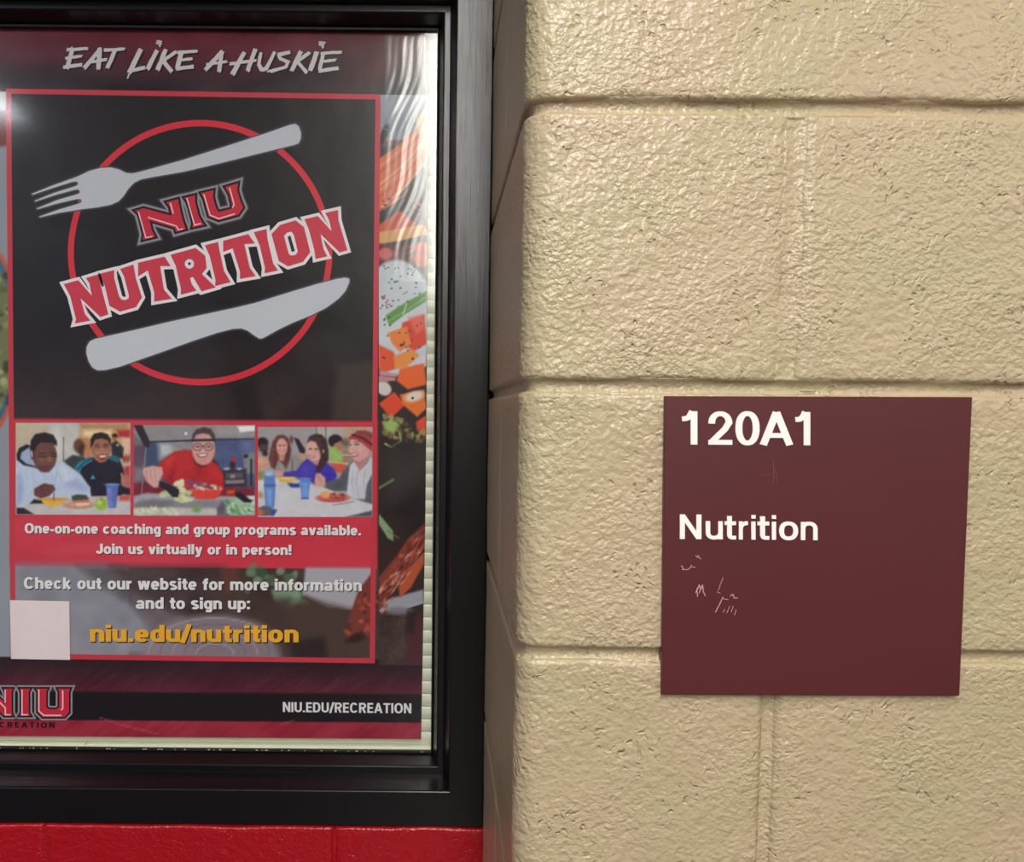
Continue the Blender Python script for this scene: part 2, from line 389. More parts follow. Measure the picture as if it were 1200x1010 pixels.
# ------------------------------------------------------------------ blinds behind the glass
YS = YG + 0.016
BL = empty('window_blind', (-0.13, YS, c), label='closed ivory horizontal slat blind behind the window glass and poster', cat='blind')
pz = float(U(505, 489.4, YS)[2] - U(505, 505.0, YS)[2])
zb = float(U(300, 871, YS)[2])
bxl, bxr = a + 0.003, b_ + 0.0035
def slat_mesh():
    vs = []; n = 9
    for e_ in (bxl, bxr):
        for t in np.linspace(0, 1, n):
            z = t * pz * 1.06; y = -0.0022 * math.sin(PI * min(1, t)) + 0.0028 * (1 - t) - 0.001
            vs.append((e_, y, z))
    for e_ in (bxl, bxr):
        for t in np.linspace(0, 1, n):
            z = t * pz * 1.06; y = -0.0022 * math.sin(PI * min(1, t)) + 0.0028 * (1 - t) - 0.0004
            vs.append((e_, y, z))
    fs = [(k, n + k, n + k + 1, k + 1) for k in range(n - 1)] + [(2 * n + k + 1, 3 * n + k + 1, 3 * n + k, 2 * n + k) for k in range(n - 1)]
    fs += [(0, 2 * n, 3 * n, n), (n - 1, 2 * n - 1, 4 * n - 1, 3 * n - 1)]
    me = bpy.data.meshes.new('slat'); me.from_pydata(vs, [], fs); me.polygons.foreach_set('use_smooth', [True] * len(me.polygons)); me.materials.append(M_SLAT); return me
sm = slat_mesh(); z = zb; i = 0
while z < d_ + 0.006:
    o = bpy.data.objects.new('slat', sm); COL.objects.link(o); o.parent = BL
    o.location = (0.13 + 0.0004 * math.sin(i * 2.3), 0, z - c); z += pz; i += 1
xseam = float(U(102, 868, YS)[0])
for xa, xb in ((bxl, xseam - 0.0006), (xseam + 0.0006, bxr)):
    o = mesh_obj('bottom_rail', *box(xa, xb, YS - 0.006, YS + 0.006, zb - 0.0065, zb - 0.0004, 0.0008), M_RAIL); reparent(o, BL)
o = mesh_obj('rail_lip', *box(bxl, bxr, YS - 0.0085, YS + 0.004, c + 0.0005, zb - 0.0075, 0.0006), M_RAIL); reparent(o, BL)
o = mesh_obj('head_rail', *box(bxl, bxr, YS - 0.004, YS + 0.012, d_ + 0.006, d_ + 0.03, 0.001), M_RAIL); reparent(o, BL)

# ------------------------------------------------------------------ vector print helpers
QL = 0.2                                           # print layers lie a few hundredths of a millimetre apart
YP = YG + 0.0046                                   # face of the poster
def plane_pts(pts, Y):
    p = np.asarray(pts, float); return U(p[:, 0], p[:, 1], Y)
def ngon_mb(mbx, pts, Y):
    """triangulated filled polygon on the plane at depth Y"""
    from mathutils.geometry import tessellate_polygon
    q = [Vector((float(x), float(-y), 0)) for x, y in pts]
    tris = tessellate_polygon([q]); P = plane_pts(pts, Y)
    fs = []
    for t in tris:
        a_, b2, c2 = (q[i] for i in t)
        cr = (b2 - a_).cross(c2 - a_).z
        fs.append(t if cr > 0 else (t[0], t[2], t[1]))
    mbx.add([tuple(v) for v in P], fs)
def offset_poly(pts, d, lim=2.6):
    p = np.asarray(pts, float); n = len(p)
    area = 0.5 * sum(p[i][0] * p[(i + 1) % n][1] - p[(i + 1) % n][0] * p[i][1] for i in range(n))
    s = 1 if area > 0 else -1; out = []
    for i in range(n):
        a_, b2, c2 = p[i - 1], p[i], p[(i + 1) % n]
        e1 = (b2 - a_) / (np.linalg.norm(b2 - a_) + 1e-9); e2 = (c2 - b2) / (np.linalg.norm(c2 - b2) + 1e-9)
        n1 = np.array([e1[1], -e1[0]]) * s; n2 = np.array([e2[1], -e2[0]]) * s
        m_ = n1 + n2; k = 2 / max(1e-3, m_ @ m_); k = min(k, lim / max(1e-6, np.linalg.norm(m_)))
        out.append(b2 + m_ * k * d)
    return out
def ring(p, d, lim=2.0):
    o = offset_poly(p, d, lim); n = len(p)
    return [list(p)] + [[p[i], p[(i + 1) % n], o[(i + 1) % n], o[i]] for i in range(n)]
def rings(L_, d, lim=2.0): return [q for p in L_ for q in ring(p, d, lim)]
def ribbon(pts, tx, ty=None):
    """quads of a stroke, thickness tx on uprights and ty on horizontals"""
    ty = ty or tx; p = np.asarray(pts, float); n = len(p); L, R = [], []
    for i in range(n):
        e1 = p[i] - p[i - 1] if i else p[1] - p[0]; e2 = p[i + 1] - p[i] if i < n - 1 else e1
        e1 = e1 / (np.linalg.norm(e1) + 1e-9); e2 = e2 / (np.linalg.norm(e2) + 1e-9)
        n1 = np.array([-e1[1], e1[0]]); n2 = np.array([-e2[1], e2[0]]); m_ = n1 + n2; k = 2 / max(0.35, m_ @ m_)
        m_ = m_ * k
        off = np.array([m_[0] * tx / 2, m_[1] * ty / 2]); L.append(p[i] + off); R.append(p[i] - off)
    return [[L[i], L[i + 1], R[i + 1], R[i]] for i in range(n - 1)]
def arc(cx, cy, rx, ry, a0, a1, n=18, e=1.0):
    out = []
    for a_ in np.linspace(math.radians(a0), math.radians(a1), n):
        ca, sa = math.cos(a_), math.sin(a_)
        out.append((cx + rx * math.copysign(abs(ca) ** e, ca), cy + ry * math.copysign(abs(sa) ** e, sa)))
    return out
XH = 0.735
def glyph(ch, t, h):
    """stroke list and advance width, cap height 1, y upward"""
    a_, b2 = t / 2, h / 2; s = []; E = 0.86
    def o_(w, x=0): return arc(x + w / 2, XH / 2, w / 2 - a_, XH / 2 - b2 + 0.012, 0, 360, 33, E)
    yc = XH * 0.6
    def arch(w, x=0, end=0): return arc(x + w / 2, yc, w / 2 - a_, XH - b2 - yc + 0.012, 180, end, 14, E)
    w = 0.66 + t * 0.25
    if ch == 'n': s = [[(a_, 0), (a_, XH)], arch(w) + [(w - a_, 0)]]
    elif ch == 'h': s = [[(a_, 0), (a_, 1)], arch(w) + [(w - a_, 0)]]
    elif ch == 'm':
        w1 = w - 0.02; w = w1 * 2 - t; s = [[(a_, 0), (a_, XH)], arch(w1) + [(w1 - a_, 0)], arch(w1, w1 - t) + [(w - a_, 0)]]
    elif ch == 'u': s = [[(w - a_, XH), (w - a_, 0)], [(a_, XH)] + arc(w / 2, XH - yc, w / 2 - a_, XH - b2 - yc + 0.012, 180, 360, 14, E)]
    elif ch == 'r': w = 0.44 + t * .2; s = [[(a_, 0), (a_, XH)], arc(a_ + 0.36, yc - .02, 0.36, XH - b2 - yc + 0.03, 180, 92, 8, E)]
    elif ch == 'i': w = t; s = [[(a_, 0), (a_, XH)], [(a_, 1 - h * 0.98), (a_, 1)]]
    elif ch == 'l': w = t; s = [[(a_, 0), (a_, 1)]]
    elif ch == 't':
        w = 0.38 + t * .35; c_ = 0.10 + a_; s = [[(c_, 0.95), (c_, b2 + 0.10), (c_ + 0.03, b2 + 0.03), (c_ + 0.09, b2), (w, b2)], [(0, XH - b2), (w, XH - b2)]]
    elif ch == 'f': w = 0.40 + t * .3; c_ = 0.10 + a_; s = [[(c_, 0), (c_, 0.82), (c_ + .04, 0.95 - b2), (c_ + .12, 1 - b2), (w, 1 - b2)], [(0, XH - b2), (w, XH - b2)]]
    elif ch == 'o': w += 0.02; s = [o_(w)]
    elif ch == 'e': s = [arc(w / 2, XH / 2, w / 2 - a_, XH / 2 - b2 + .012, 0, 318, 28, E), [(a_, XH / 2 - .01), (w - a_ * .3, XH / 2 - .01)]]
    elif ch == 'c': s = [arc(w / 2, XH / 2, w / 2 - a_, XH / 2 - b2 + .012, 38, 322, 26, E)]
    elif ch == 'a':
        s = [arc(w / 2 - .01, XH - b2 - .17, w / 2 - a_ - .02, 0.18, 160, 0, 12, E) + [(w - a_ - .03, 0)], arc(w * .45, XH * .29, w * .45 - a_ * .8, XH * .29 - b2 + .01, 60, 360, 20, E) + [(w - a_ - .03, XH * .52), (w * .55, XH * .56)]]
    elif ch in 'dbpqg':
        s = [o_(w)]; x = w - a_ if ch in 'dqg' else a_
        if ch in 'db': s.append([(x, 0), (x, 1)])
        elif ch in 'pq': s.append([(x, -0.27), (x, XH)])
        else: s.append([(x, XH), (x, -0.08), (x - .06, -0.22 + b2 * .4), (w / 2, -0.27 + b2), (a_ + .04, -0.25 + b2)])
    elif ch == 's':
        w -= .06; m_ = XH / 2; q = XH / 4 + .01
        s = [arc(w / 2, m_ + q - b2 * .35, w / 2 - a_ * .9, q - b2 * .55, 25, 180, 9, E)[:] + [(a_ + .03, m_ + q * .45), (w / 2, m_), (w - a_ - .02, m_ - q * .45)] + arc(w / 2, m_ - q + b2 * .35, w / 2 - a_ * .9, q - b2 * .55, 0, -155, 9, E)]
    elif ch == 'v': s = [[(a_ * .9, XH), (w / 2, 0)], [(w / 2, 0), (w - a_ * .9, XH)]]
    elif ch == 'y': s = [[(a_ * .9, XH), (w / 2 + .01, 0.02)], [(w - a_ * .9, XH), (w / 2 - .02, -.14), (w / 2 - .12, -.27 + b2), (.06, -.27 + b2)]]
    elif ch == 'w': w = 0.98 + t * .3; s = [[(a_ * .9, XH), (w * .28, 0)], [(w * .28, 0), (w / 2, XH)], [(w / 2, XH), (w * .72, 0)], [(w * .72, 0), (w - a_ * .9, XH)]]
    elif ch == 'k': s = [[(a_, 0), (a_, 1)], [(a_, .28), (w - a_ * 1.2, XH)], [(w * .38, .42), (w - a_, 0)]]
    elif ch == '-': w = .38; s = [[(0, .32), (w, .32)]]
    elif ch == '.': w = t; s = [[(a_, 0), (a_, h * 1.05)]]
    elif ch == ':': w = t; s = [[(a_, 0), (a_, h * 1.05)], [(a_, XH - h * 1.05), (a_, XH)]]
    elif ch == '!': w = t; s = [[(a_, 0), (a_, h)], [(a_, h * 1.6), (a_, 1)]]
    elif ch == '/': w = .42; s = [[(.03, -.06), (w - .03, 1.04)]]
    elif ch == 'J': w = .62 + t * .2; s = [[(w - a_, 1)] + arc(w / 2, .32, w / 2 - a_, .32 - b2, 0, -175, 14, E)]
    elif ch == 'O': w = .86 + t * .3; s = [arc(w / 2, .5, w / 2 - a_, .5 - b2 + .012, 0, 360, 41, E)]
    elif ch == 'C': w = .82 + t * .3; s = [arc(w / 2, .5, w / 2 - a_, .5 - b2 + .012, 38, 322, 31, E)]
    elif ch == 'N': w = .72 + t * .45; s = [[(a_, 0), (a_, 1)], [(w - a_, 0), (w - a_, 1)], [(a_ * 1.1, .97), (w - a_ * 1.1, .03)]]
    elif ch == 'I': w = t; s = [[(a_, 0), (a_, 1)]]
    elif ch == 'U': w = .72 + t * .4; s = [[(a_, 1)] + arc(w / 2, .36, w / 2 - a_, .36 - b2, 180, 360, 18, E) + [(w - a_, 1)]]
    elif ch == 'E': w = .58 + t * .3; s = [[(a_, 0), (a_, 1)], [(a_, b2), (w, b2)], [(a_, .51), (w - .04, .51)], [(a_, 1 - b2), (w, 1 - b2)]]
    elif ch == 'D': w = .74 + t * .35; s = [[(a_, 0), (a_, 1)], [(a_, b2)] + arc(w * .45, .5, w * .55 - a_, .5 - b2, -90, 90, 18, .8) + [(a_, 1 - b2)]]
    elif ch == 'R': w = .72 + t * .35; s = [[(a_, 0), (a_, 1)], [(a_, .42)] + arc(w * .52, .71, w * .46 - a_, .29 - b2, -90, 90, 12, .8) + [(a_, 1 - b2)], [(w * .52, .45), (w - a_ * 1.1, 0)]]
    elif ch == 'A': w = .80 + t * .4; s = [[(a_ * .8, 0), (w / 2, .99)], [(w / 2, .99), (w - a_ * .8, 0)], [(w * .24, .29), (w * .76, .29)]]
    elif ch == 'T': w = .70 + t * .25; s = [[(w / 2, 0), (w / 2, 1)], [(0, 1 - b2), (w, 1 - b2)]]
    elif ch == '1': w = .46; s = [[(w - a_, 0), (w - a_, 1)], [(0.0, .77), (.13, .78), (.22, .83), (w - t * .75, 1.0)]]
    elif ch == '2':
        w = .72; s = [arc(w / 2, 1 - b2 - .27, w / 2 - a_, .275, 185, 0, 16, .95) + [(w - a_ - .03, .62), (w - a_ - .12, .47), (w * .45, .30), (a_ + .05, .13), (a_ + .01, b2)], [(0, b2), (w, b2)]]
    elif ch == '0': w = .71; s = [arc(w / 2, .5, w / 2 - a_, .5 - b2 + .015, 0, 360, 37, .9)]
    else: w = .34 + t * .1
    return s, w
class SP(list): sid = 0
def text_polys(txt, x0, x1, yl, yr, cap, t, h=None, gap=0.11, places=None, lean=0.0):
    """quads (in photograph pixels) of a line of lettering that runs from x0 to x1"""
    h = h or t * 0.74; x = 0.0; G = []
    for i, ch in enumerate(txt):
        s, w = glyph(ch, t, h); G.append((ch, s, x, w)); x += w + gap
    tot = x - gap; sx = (x1 - x0) / tot / cap if not places else 1; out = []
    for i, (ch, s, gx, w) in enumerate(G):
        ty = h
        for sid_, st in enumerate(s):
            for q in ribbon(st, t, ty):
                pl = SP(); pl.sid = sid_
                for (px, py) in q:
                    if places:
                        pa, pb = places[i]; X = pa + (px / w) * (pb - pa)
                    else: X = x0 + (gx + px) * cap * sx
                    Y_ = yl + (yr - yl) * (X - x0) / max(1e-6, x1 - x0) - py * cap
                    pl.append((X + lean * py * cap, Y_))
                out.append(pl)
    return out
def quads_obj(polys, Y, name, m, parent, dx=0, dy=0):
    q = MB()
    for i_, p in enumerate(polys):
        P = plane_pts([(x + dx, y + dy) for x, y in p], Y - (getattr(p, 'sid', i_) % 5) * 3.5e-6); n = len(P)
        ar = sum(P[i][0] * P[(i + 1) % n][2] - P[(i + 1) % n][0] * P[i][2] for i in range(n))
        q.add([tuple(v) for v in P], [list(range(n)) if ar > 0 else list(range(n))[::-1]])
    return q.build(name, m, parent)
def polys_obj(polys, Y, name, m, parent):
    q = MB()
    for i_, p in enumerate(polys): ngon_mb(q, p, Y - (i_ % 13) * 1.3e-6)
    return q.build(name, m, parent)

# ------------------------------------------------------------------ painter for the printed pictures
class Canvas:
    def __init__(s, x0, y0, x1, y1, step):
        s.nx = int(round((x1 - x0) / step)) + 1; s.ny = int(round((y1 - y0) / step)) + 1
        s.X, s.Y = np.meshgrid(np.linspace(x0, x1, s.nx), np.linspace(y0, y1, s.ny)); s.step = step
        s.img = np.zeros((s.ny, s.nx, 3))
    def put(s, c, a): s.img = s.img * (1 - a[..., None]) + np.asarray(c, float) * a[..., None]; return s
    def fill(s, c): s.img[:] = c; return s
    def grad(s, f, c0, c1):
        t = np.clip(f(s.X, s.Y), 0, 1)[..., None]; s.img = np.asarray(c0, float) * (1 - t) + np.asarray(c1, float) * t; return s
    def ell(s, cx, cy, rx, ry, c, soft=0.8, ang=0, a=1.0):
        r = math.radians(ang); x = s.X - cx; y = s.Y - cy; u = x * math.cos(r) + y * math.sin(r); v = -x * math.sin(r) + y * math.cos(r)
        q = np.sqrt((u / rx) ** 2 + (v / ry) ** 2); d = (q - 1) * min(rx, ry)
        return s.put(c, a * np.clip(0.5 - d / (2 * soft), 0, 1))
    def poly(s, pts, c, soft=0.7, a=1.0):
        p = np.asarray(pts, float); m = soft + 2
        j = np.where((s.X[0] > p[:, 0].min() - m) & (s.X[0] < p[:, 0].max() + m))[0]; i = np.where((s.Y[:, 0] > p[:, 1].min() - m) & (s.Y[:, 0] < p[:, 1].max() + m))[0]
        if not len(i) or not len(j): return s
        sl = (slice(i[0], i[-1] + 1), slice(j[0], j[-1] + 1)); X, Y = s.X[sl], s.Y[sl]
        ins = np.zeros(X.shape, bool); dm = np.full(X.shape, 1e9); n = len(p)
        for k in range(n):
            (xa, ya), (xb, yb) = p[k], p[(k + 1) % n]
            with np.errstate(divide='ignore', invalid='ignore'):
                cnd = ((ya > Y) != (yb > Y)) & (X < (xb - xa) * (Y - ya) / (yb - ya + 1e-12) + xa)
            ins ^= cnd; L2 = (xb - xa) ** 2 + (yb - ya) ** 2 + 1e-9
            t = np.clip(((X - xa) * (xb - xa) + (Y - ya) * (yb - ya)) / L2, 0, 1)
            dm = np.minimum(dm, np.hypot(X - xa - t * (xb - xa), Y - ya - t * (yb - ya)))
        d = np.where(ins, -dm, dm); al = a * np.clip(0.5 - d / (2 * soft), 0, 1)
        s.img[sl] = s.img[sl] * (1 - al[..., None]) + np.asarray(c, float) * al[..., None]; return s
    def line(s, pts, w, c, soft=0.5, a=1.0):
        dm = np.full(s.X.shape, 1e9)
        for (xa, ya), (xb, yb) in zip(pts[:-1], pts[1:]):
            L2 = (xb - xa) ** 2 + (yb - ya) ** 2 + 1e-9; t = np.clip(((s.X - xa) * (xb - xa) + (s.Y - ya) * (yb - ya)) / L2, 0, 1)
            dm = np.minimum(dm, np.hypot(s.X - xa - t * (xb - xa), s.Y - ya - t * (yb - ya)))
        return s.put(c, a * np.clip(0.5 - (dm - w / 2) / (2 * soft), 0, 1))
    def noise(s, size, amp, mask=None, aniso=(1, 1), ang=0):
        r = math.radians(ang); u = (s.X * math.cos(r) + s.Y * math.sin(r)) / (size * aniso[0]); v = (-s.X * math.sin(r) + s.Y * math.cos(r)) / (size * aniso[1])
        u -= u.min(); v -= v.min(); g_ = rng.random((int(v.max()) + 3, int(u.max()) + 3)) - 0.5
        ui, vi = u.astype(int), v.astype(int); fu, fv = u - ui, v - vi; fu = fu * fu * (3 - 2 * fu); fv = fv * fv * (3 - 2 * fv)
        q = (g_[vi, ui] * (1 - fu) + g_[vi, ui + 1] * fu) * (1 - fv) + (g_[vi + 1, ui] * (1 - fu) + g_[vi + 1, ui + 1] * fu) * fv
        q = q * 2 * amp
        if mask is not None: q = q * mask
        s.img += q[..., None]; return s
    def blur(s, n=1):
        for _ in range(n):
            p = np.pad(s.img, ((1, 1), (1, 1), (0, 0)), 'edge'); s.img = (p[1:-1, 1:-1] * 2 + p[:-2, 1:-1] + p[2:, 1:-1] + p[1:-1, :-2] + p[1:-1, 2:]) / 6
        return s
    def box(s, x0, y0, x1, y1, c, soft=0.5, a=1.0): return s.poly([(x0, y0), (x1, y0), (x1, y1), (x0, y1)], c, soft, a)
    def build(s, Y, name, parent, warp=None, keep=None):
        X, Yy = (s.X, s.Y) if warp is None else warp(s.X, s.Y)
        P = U(X.ravel(), Yy.ravel(), Y); idx = np.arange(s.nx * s.ny).reshape(s.ny, s.nx)
        f = np.stack([idx[1:, :-1], idx[1:, 1:], idx[:-1, 1:], idx[:-1, :-1]], -1).reshape(-1, 4)
        if keep is not None:
            xc = (s.X[1:, :-1] + s.X[:-1, 1:]) / 2; yc = (s.Y[1:, :-1] + s.Y[:-1, 1:]) / 2; f = f[keep(xc, yc).ravel()]
        me = bpy.data.meshes.new(name); me.vertices.add(len(P)); me.vertices.foreach_set('co', P.ravel().astype(np.float32))
        me.loops.add(f.size); me.loops.foreach_set('vertex_index', f.ravel().astype(np.int32)); me.polygons.add(len(f))
        me.polygons.foreach_set('loop_start', (np.arange(len(f)) * 4).astype(np.int32)); me.update(calc_edges=True)
        ca = me.color_attributes.new('ink', 'FLOAT_COLOR', 'POINT')
        col = np.ones((len(P), 4), np.float32); col[:, :3] = lin(np.clip(s.img, 0, 255)).reshape(-1, 3); ca.data.foreach_set('color', col.ravel())
        me.materials.append(M_INK); o = bpy.data.objects.new(name, me); COL.objects.link(o); reparent(o, parent); return o

# ------------------------------------------------------------------ poster
def px_r(y): return np.interp(y, [28, 60, 130, 250, 450, 600, 865], [497.5, 500, 502.5, 501, 500, 498.5, 493.5])
def px_l(y): return np.interp(y, [28, 865], [-52, -44])
PO = empty('poster', tuple(U(220, 862, YP)), label='black and red nutrition poster with pale fork and knife, behind the window glass', cat='poster')
# paper
ys = np.linspace(29, 863, 24); vs = []; fs = []
for yy in ys:
    for t in np.linspace(0, 1, 8):
        x = px_l(yy) * (1 - t) + px_r(yy) * t; dy = (1 - t) * (-2.0) + t * 2.0 + 0.0
        vs.append(tuple(U(x, yy + dy * (1 if yy > 100 else .8), YP + 0.0004)))
for i in range(23):
    for k in range(7): fs.append((i * 8 + k, i * 8 + k + 1, (i + 1) * 8 + k + 1, (i + 1) * 8 + k))
bk = [(v[0], v[1] + 0.0004, v[2]) for v in vs]; n8 = len(vs)
rim = [i for i in range(8)] + [i * 8 + 7 for i in range(1, 24)] + [23 * 8 + k for k in range(6, -1, -1)] + [i * 8 for i in range(22, 0, -1)]
sf = [(rim[i], rim[(i + 1) % len(rim)], rim[(i + 1) % len(rim)] + n8, rim[i] + n8) for i in range(len(rim))]
o = mesh_obj('paper', vs + bk, [f[::-1] for f in fs] + [[j + n8 for j in f] for f in fs] + sf, M_PAPER); reparent(o, PO)
# background print (whole sheet)
RED = (212, 58, 74)
C = Canvas(0, 0, 1, 1, 1)
C = Canvas(-52, 28, 503, 864, 2.0)
X, Y = C.X, C.Y
C.fill((34, 26, 32))
# header: maroon fading to near black
t = np.clip((Y - 32) / 60, 0, 1)[..., None]
hd = np.array([128, 26, 46.]) * (1 - t) + np.array([44, 30, 38.]) * t
hm = (Y < 111)[..., None]; C.img = np.where(hm, hd, C.img)
mk = (Y < 111).astype(float)
C.noise(26, 16, mk, (2.2, 1)); C.noise(9, 6, mk, (3, 1), -8)
C.ell(195, 74, 60, 16, (98, 26, 44), 12, -6, .5); C.ell(300, 66, 46, 18, (112, 28, 48), 12, -25, .6); C.ell(445, 80, 45, 14, (120, 32, 48), 10, -20, .5); C.ell(20, 64, 60, 10, (120, 50, 70), 8, 0, .4)
# black panel, faint table scene at its foot
pm = ((Y > 111) & (Y < 494)).astype(float)
C.img = np.where(((Y >= 111) & (Y < 494))[..., None], np.array([30, 24, 29.]), C.img)
f = np.clip((Y - 370) / 110, 0, 1) * pm
C.put((56, 40, 40), f * .8); C.noise(38, 7, f, (1.6, 1)); C.noise(12, 5, f)
C.ell(240, 330, 150, 55, (22, 17, 22), 30, 0, .6)
for k in range(5): C.ell(225 + 7 * math.cos(k), 472, 16 + 5 * k, 10 + 4 * k, (44 + 8 * (k % 2), 34, 34), 2.5, 10, .3)
C.line([(308, 448), (340, 478)], 2.5, (74, 58, 54), 1.5, .5); C.line([(318, 446), (350, 475)], 1.2, (70, 54, 50), 1, .5)
C.poly([(395, 424), (440, 420), (440, 492), (388, 492)], (84, 76, 66), 5, .5); C.poly([(340, 398), (390, 388), (430, 405), (395, 425), (350, 430)], (50, 44, 44), 8, .6)
C.poly([(140, 478), (175, 440), (240, 436), (240, 492), (150, 492)], (62, 46, 44), 5, .4); C.poly([(270, 450), (300, 446), (310, 492), (280, 492)], (28, 22, 24), 4, .6)
# red band
C.box(11, 492, 443, 668, (214, 62, 80), .6); C.noise(16, 5, ((Y > 606) & (Y < 664)).astype(float), (3, 1), -12)
C.ell(90, 644, 55, 7, (224, 90, 104), 5, -8, .4); C.ell(35, 655, 30, 8, (196, 44, 66), 5, 0, .4)
# photograph behind the web address
lo = ((Y > 664) & (Y < 771)); lf = lo.astype(float)
base = np.where((X < 150)[..., None], np.array([150, 148, 158.]), np.array([70, 54, 52.])); C.img = np.where(lo[..., None], base, C.img)
C.poly([(12, 664), (120, 664), (150, 700), (212, 770), (12, 771)], (146, 145, 156), 9); C.poly([(90, 664), (145, 664), (190, 700), (170, 714), (120, 690)], (92, 84, 88), 6, .8)
C.poly([(150, 690), (215, 720), (230, 770), (210, 770), (170, 730)], (128, 118, 128), 6, .7)
C.poly([(130, 664), (262, 664), (250, 712), (200, 716), (150, 690)], (78, 60, 62), 6, .9); C.poly([(258, 664), (278, 664), (280, 690), (264, 694)], (150, 84, 76), 4, .5)
C.noise(14, 9, lf); C.noise(40, 8, lf)
for k in range(26):
    C.ell(random.uniform(282, 358), random.uniform(666, 704), random.uniform(4, 9), random.uniform(3, 6), random.choice([(84, 112, 84), (112, 138, 108), (140, 160, 138), (60, 84, 62)]), 1, random.uniform(0, 180), .8)
C.poly([(318, 690), (352, 690), (352, 704), (338, 716), (322, 706)], (132, 158, 134), 1.5, .9)
C.poly([(358, 664), (440, 664), (440, 704), (420, 714), (385, 708), (355, 694)], (176, 174, 184), 1.6); C.line([(355, 695), (385, 710), (440, 714)], 2, (200, 170, 165), 1, .7)
C.poly([(300, 712), (360, 702), (440, 720), (440, 771), (330, 771)], (80, 62, 56), 7, .9); C.poly([(330, 752), (380, 745), (385, 771), (330, 771)], (40, 32, 34), 4, .8)
C.ell(250, 766, 86, 46, (150, 138, 148), 4, 0, .85)
for r_ in range(5): 
    C.line(arc(252, 766, 78 - r_ * 14, 42 - r_ * 7.5, 180, 360, 30), 1.3, (112, 92, 108) if r_ % 2 else (190, 176, 184), .8, .7)
C.poly([(336, 738), (340, 700), (300, 700), (318, 740), (330, 771), (345, 771)], (72, 56, 52), 5, .8)
# charred carrot tip over the panel
C.poly([(420, 690), (440, 664), (440, 735), (428, 742), (415, 750), (407, 745), (408, 725)], (128, 60, 52), 1.2)
for k in range(34): 
    yy = random.uniform(690, 748); xx = 424 - (yy - 720) * .35 + random.uniform(-12, 14)
    C.ell(xx, yy, random.uniform(1.5, 4), random.uniform(1, 2.4), random.choice([(70, 30, 28), (208, 100, 84), (96, 38, 32), (186, 80, 60)]), .9, random.uniform(20, 80), .8)
C.ell(417, 746, 12, 5, (44, 26, 24), 2, -20, .8)
# footer
ft = (Y >= 771); t = np.clip((Y - 775) / 36, 0, 1)[..., None]
C.img = np.where(ft[..., None], np.array([42, 26, 34.]) * (1 - t) + np.array([96, 34, 52.]) * t, C.img)
C.noise(30, 8, ft.astype(float), (2.5, 1), 10); C.noise(5, 5, ft.astype(float), (6, 1), -38)
C.box(-60, 811.5, 510, 845, (24, 20, 25), 1.0)
C.img = np.where((Y > 844)[..., None], np.array([158, 38, 60.]), C.img)
C.noise(22, 12, (Y > 845).astype(float), (2, 1)); C.noise(4, 9, (Y > 845).astype(float), (7, 1), -35)
C.line([(118, 842), (150, 852), (185, 860)], 1.4, (204, 92, 104), .8, .8); C.line([(330, 848), (345, 843)], 1, (215, 120, 130), .8, .7)
for k in range(26):
    xx = random.uniform(90, 490); C.line([(xx, 808), (xx + random.uniform(8, 30), 792)], .8, (128, 66, 80), .9, .35)
# left strip picture
keep_img = C.img.copy()
C.img = np.where(((X < 14) & (Y > 108) & (Y < 771))[..., None], np.array([150, 156, 166.]), C.img)
C.poly([(-52, 108), (9, 108), (9, 140), (-20, 150), (-52, 140)], (205, 205, 205), 2); C.poly([(-40, 128), (9, 132), (9, 172), (-40, 180)], (120, 48, 42), 2)
C.ell(-46, 400, 74, 132, (200, 96, 66), 1.2); C.ell(-46, 400, 69, 126, (60, 110, 140), 1.2); C.ell(-46, 400, 64, 118, (120, 124, 86), 1.2)
for k in range(70): C.ell(random.uniform(-40, 10), random.uniform(322, 478), random.uniform(2.5, 6), random.uniform(2.5, 5), random.choice([(150, 156, 104), (190, 188, 140), (96, 104, 60), (60, 62, 40)]), 1.2, 0, .8)
C.ell(-46, 400, 200, 200, (0, 0, 0), .1, 0, 0)
C.img = np.where((X < 11)[..., None] & (Y > 108)[..., None] & (Y < 771)[..., None], C.img, keep_img)
C.build(YP, 'background_print', PO, warp=lambda x, y: (np.where(x > 440, 440 + (x - 440) * (px_r(y) - 440) / 63.0, x), y + (x - 226) / 278.0 * 2.0 * np.where(y > 700, 1.0, np.where(y < 100, .8, 1.0))),
        keep=None)
# food picture down the right margin
F = Canvas(444, 111, 503, 779, 1.0); X, Y = F.X, F.Y
F.fill((50, 40, 38))
F.box(440, 105, 510, 170, (150, 158, 172), 1); F.noise(14, 10, (Y < 170).astype(float)); F.ell(478, 120, 26, 18, (186, 190, 200), 8, 0, .6)
F.box(440, 164, 480, 172, (120, 70, 78), 1.5); F.ell(450, 158, 4, 13, (38, 34, 46), 1, 20); F.line([(447, 150), (455, 152), (456, 165)], 1.4, (120, 128, 150), .7)
F.poly([(444, 186), (470, 168), (492, 146), (503, 132), (503, 186), (476, 220), (444, 262)], (226, 116, 62), 1)
for k in range(11):
    o_k = k * 7; F.line([(444, 196 + o_k), (474, 172 + o_k), (503, 138 + o_k)], 2.2, [(244, 160, 104), (206, 74, 40), (232, 112, 58), (246, 196, 150)][k % 4], 1.2, .75)
F.poly([(503, 190), (480, 218), (470, 250), (503, 262)], (54, 38, 50), 2); F.poly([(444, 248), (476, 232), (480, 240), (444, 262)], (44, 34, 40), 1.5)
F.poly([(488, 136), (496, 130), (498, 152), (490, 158)], (226, 206, 170), 1.5)
for k in range(16): F.ell(random.uniform(446, 500), random.uniform(232, 246), 2.2, 1.2, random.choice([(190, 50, 72), (230, 120, 130), (40, 26, 36)]), .8, 20, .8)
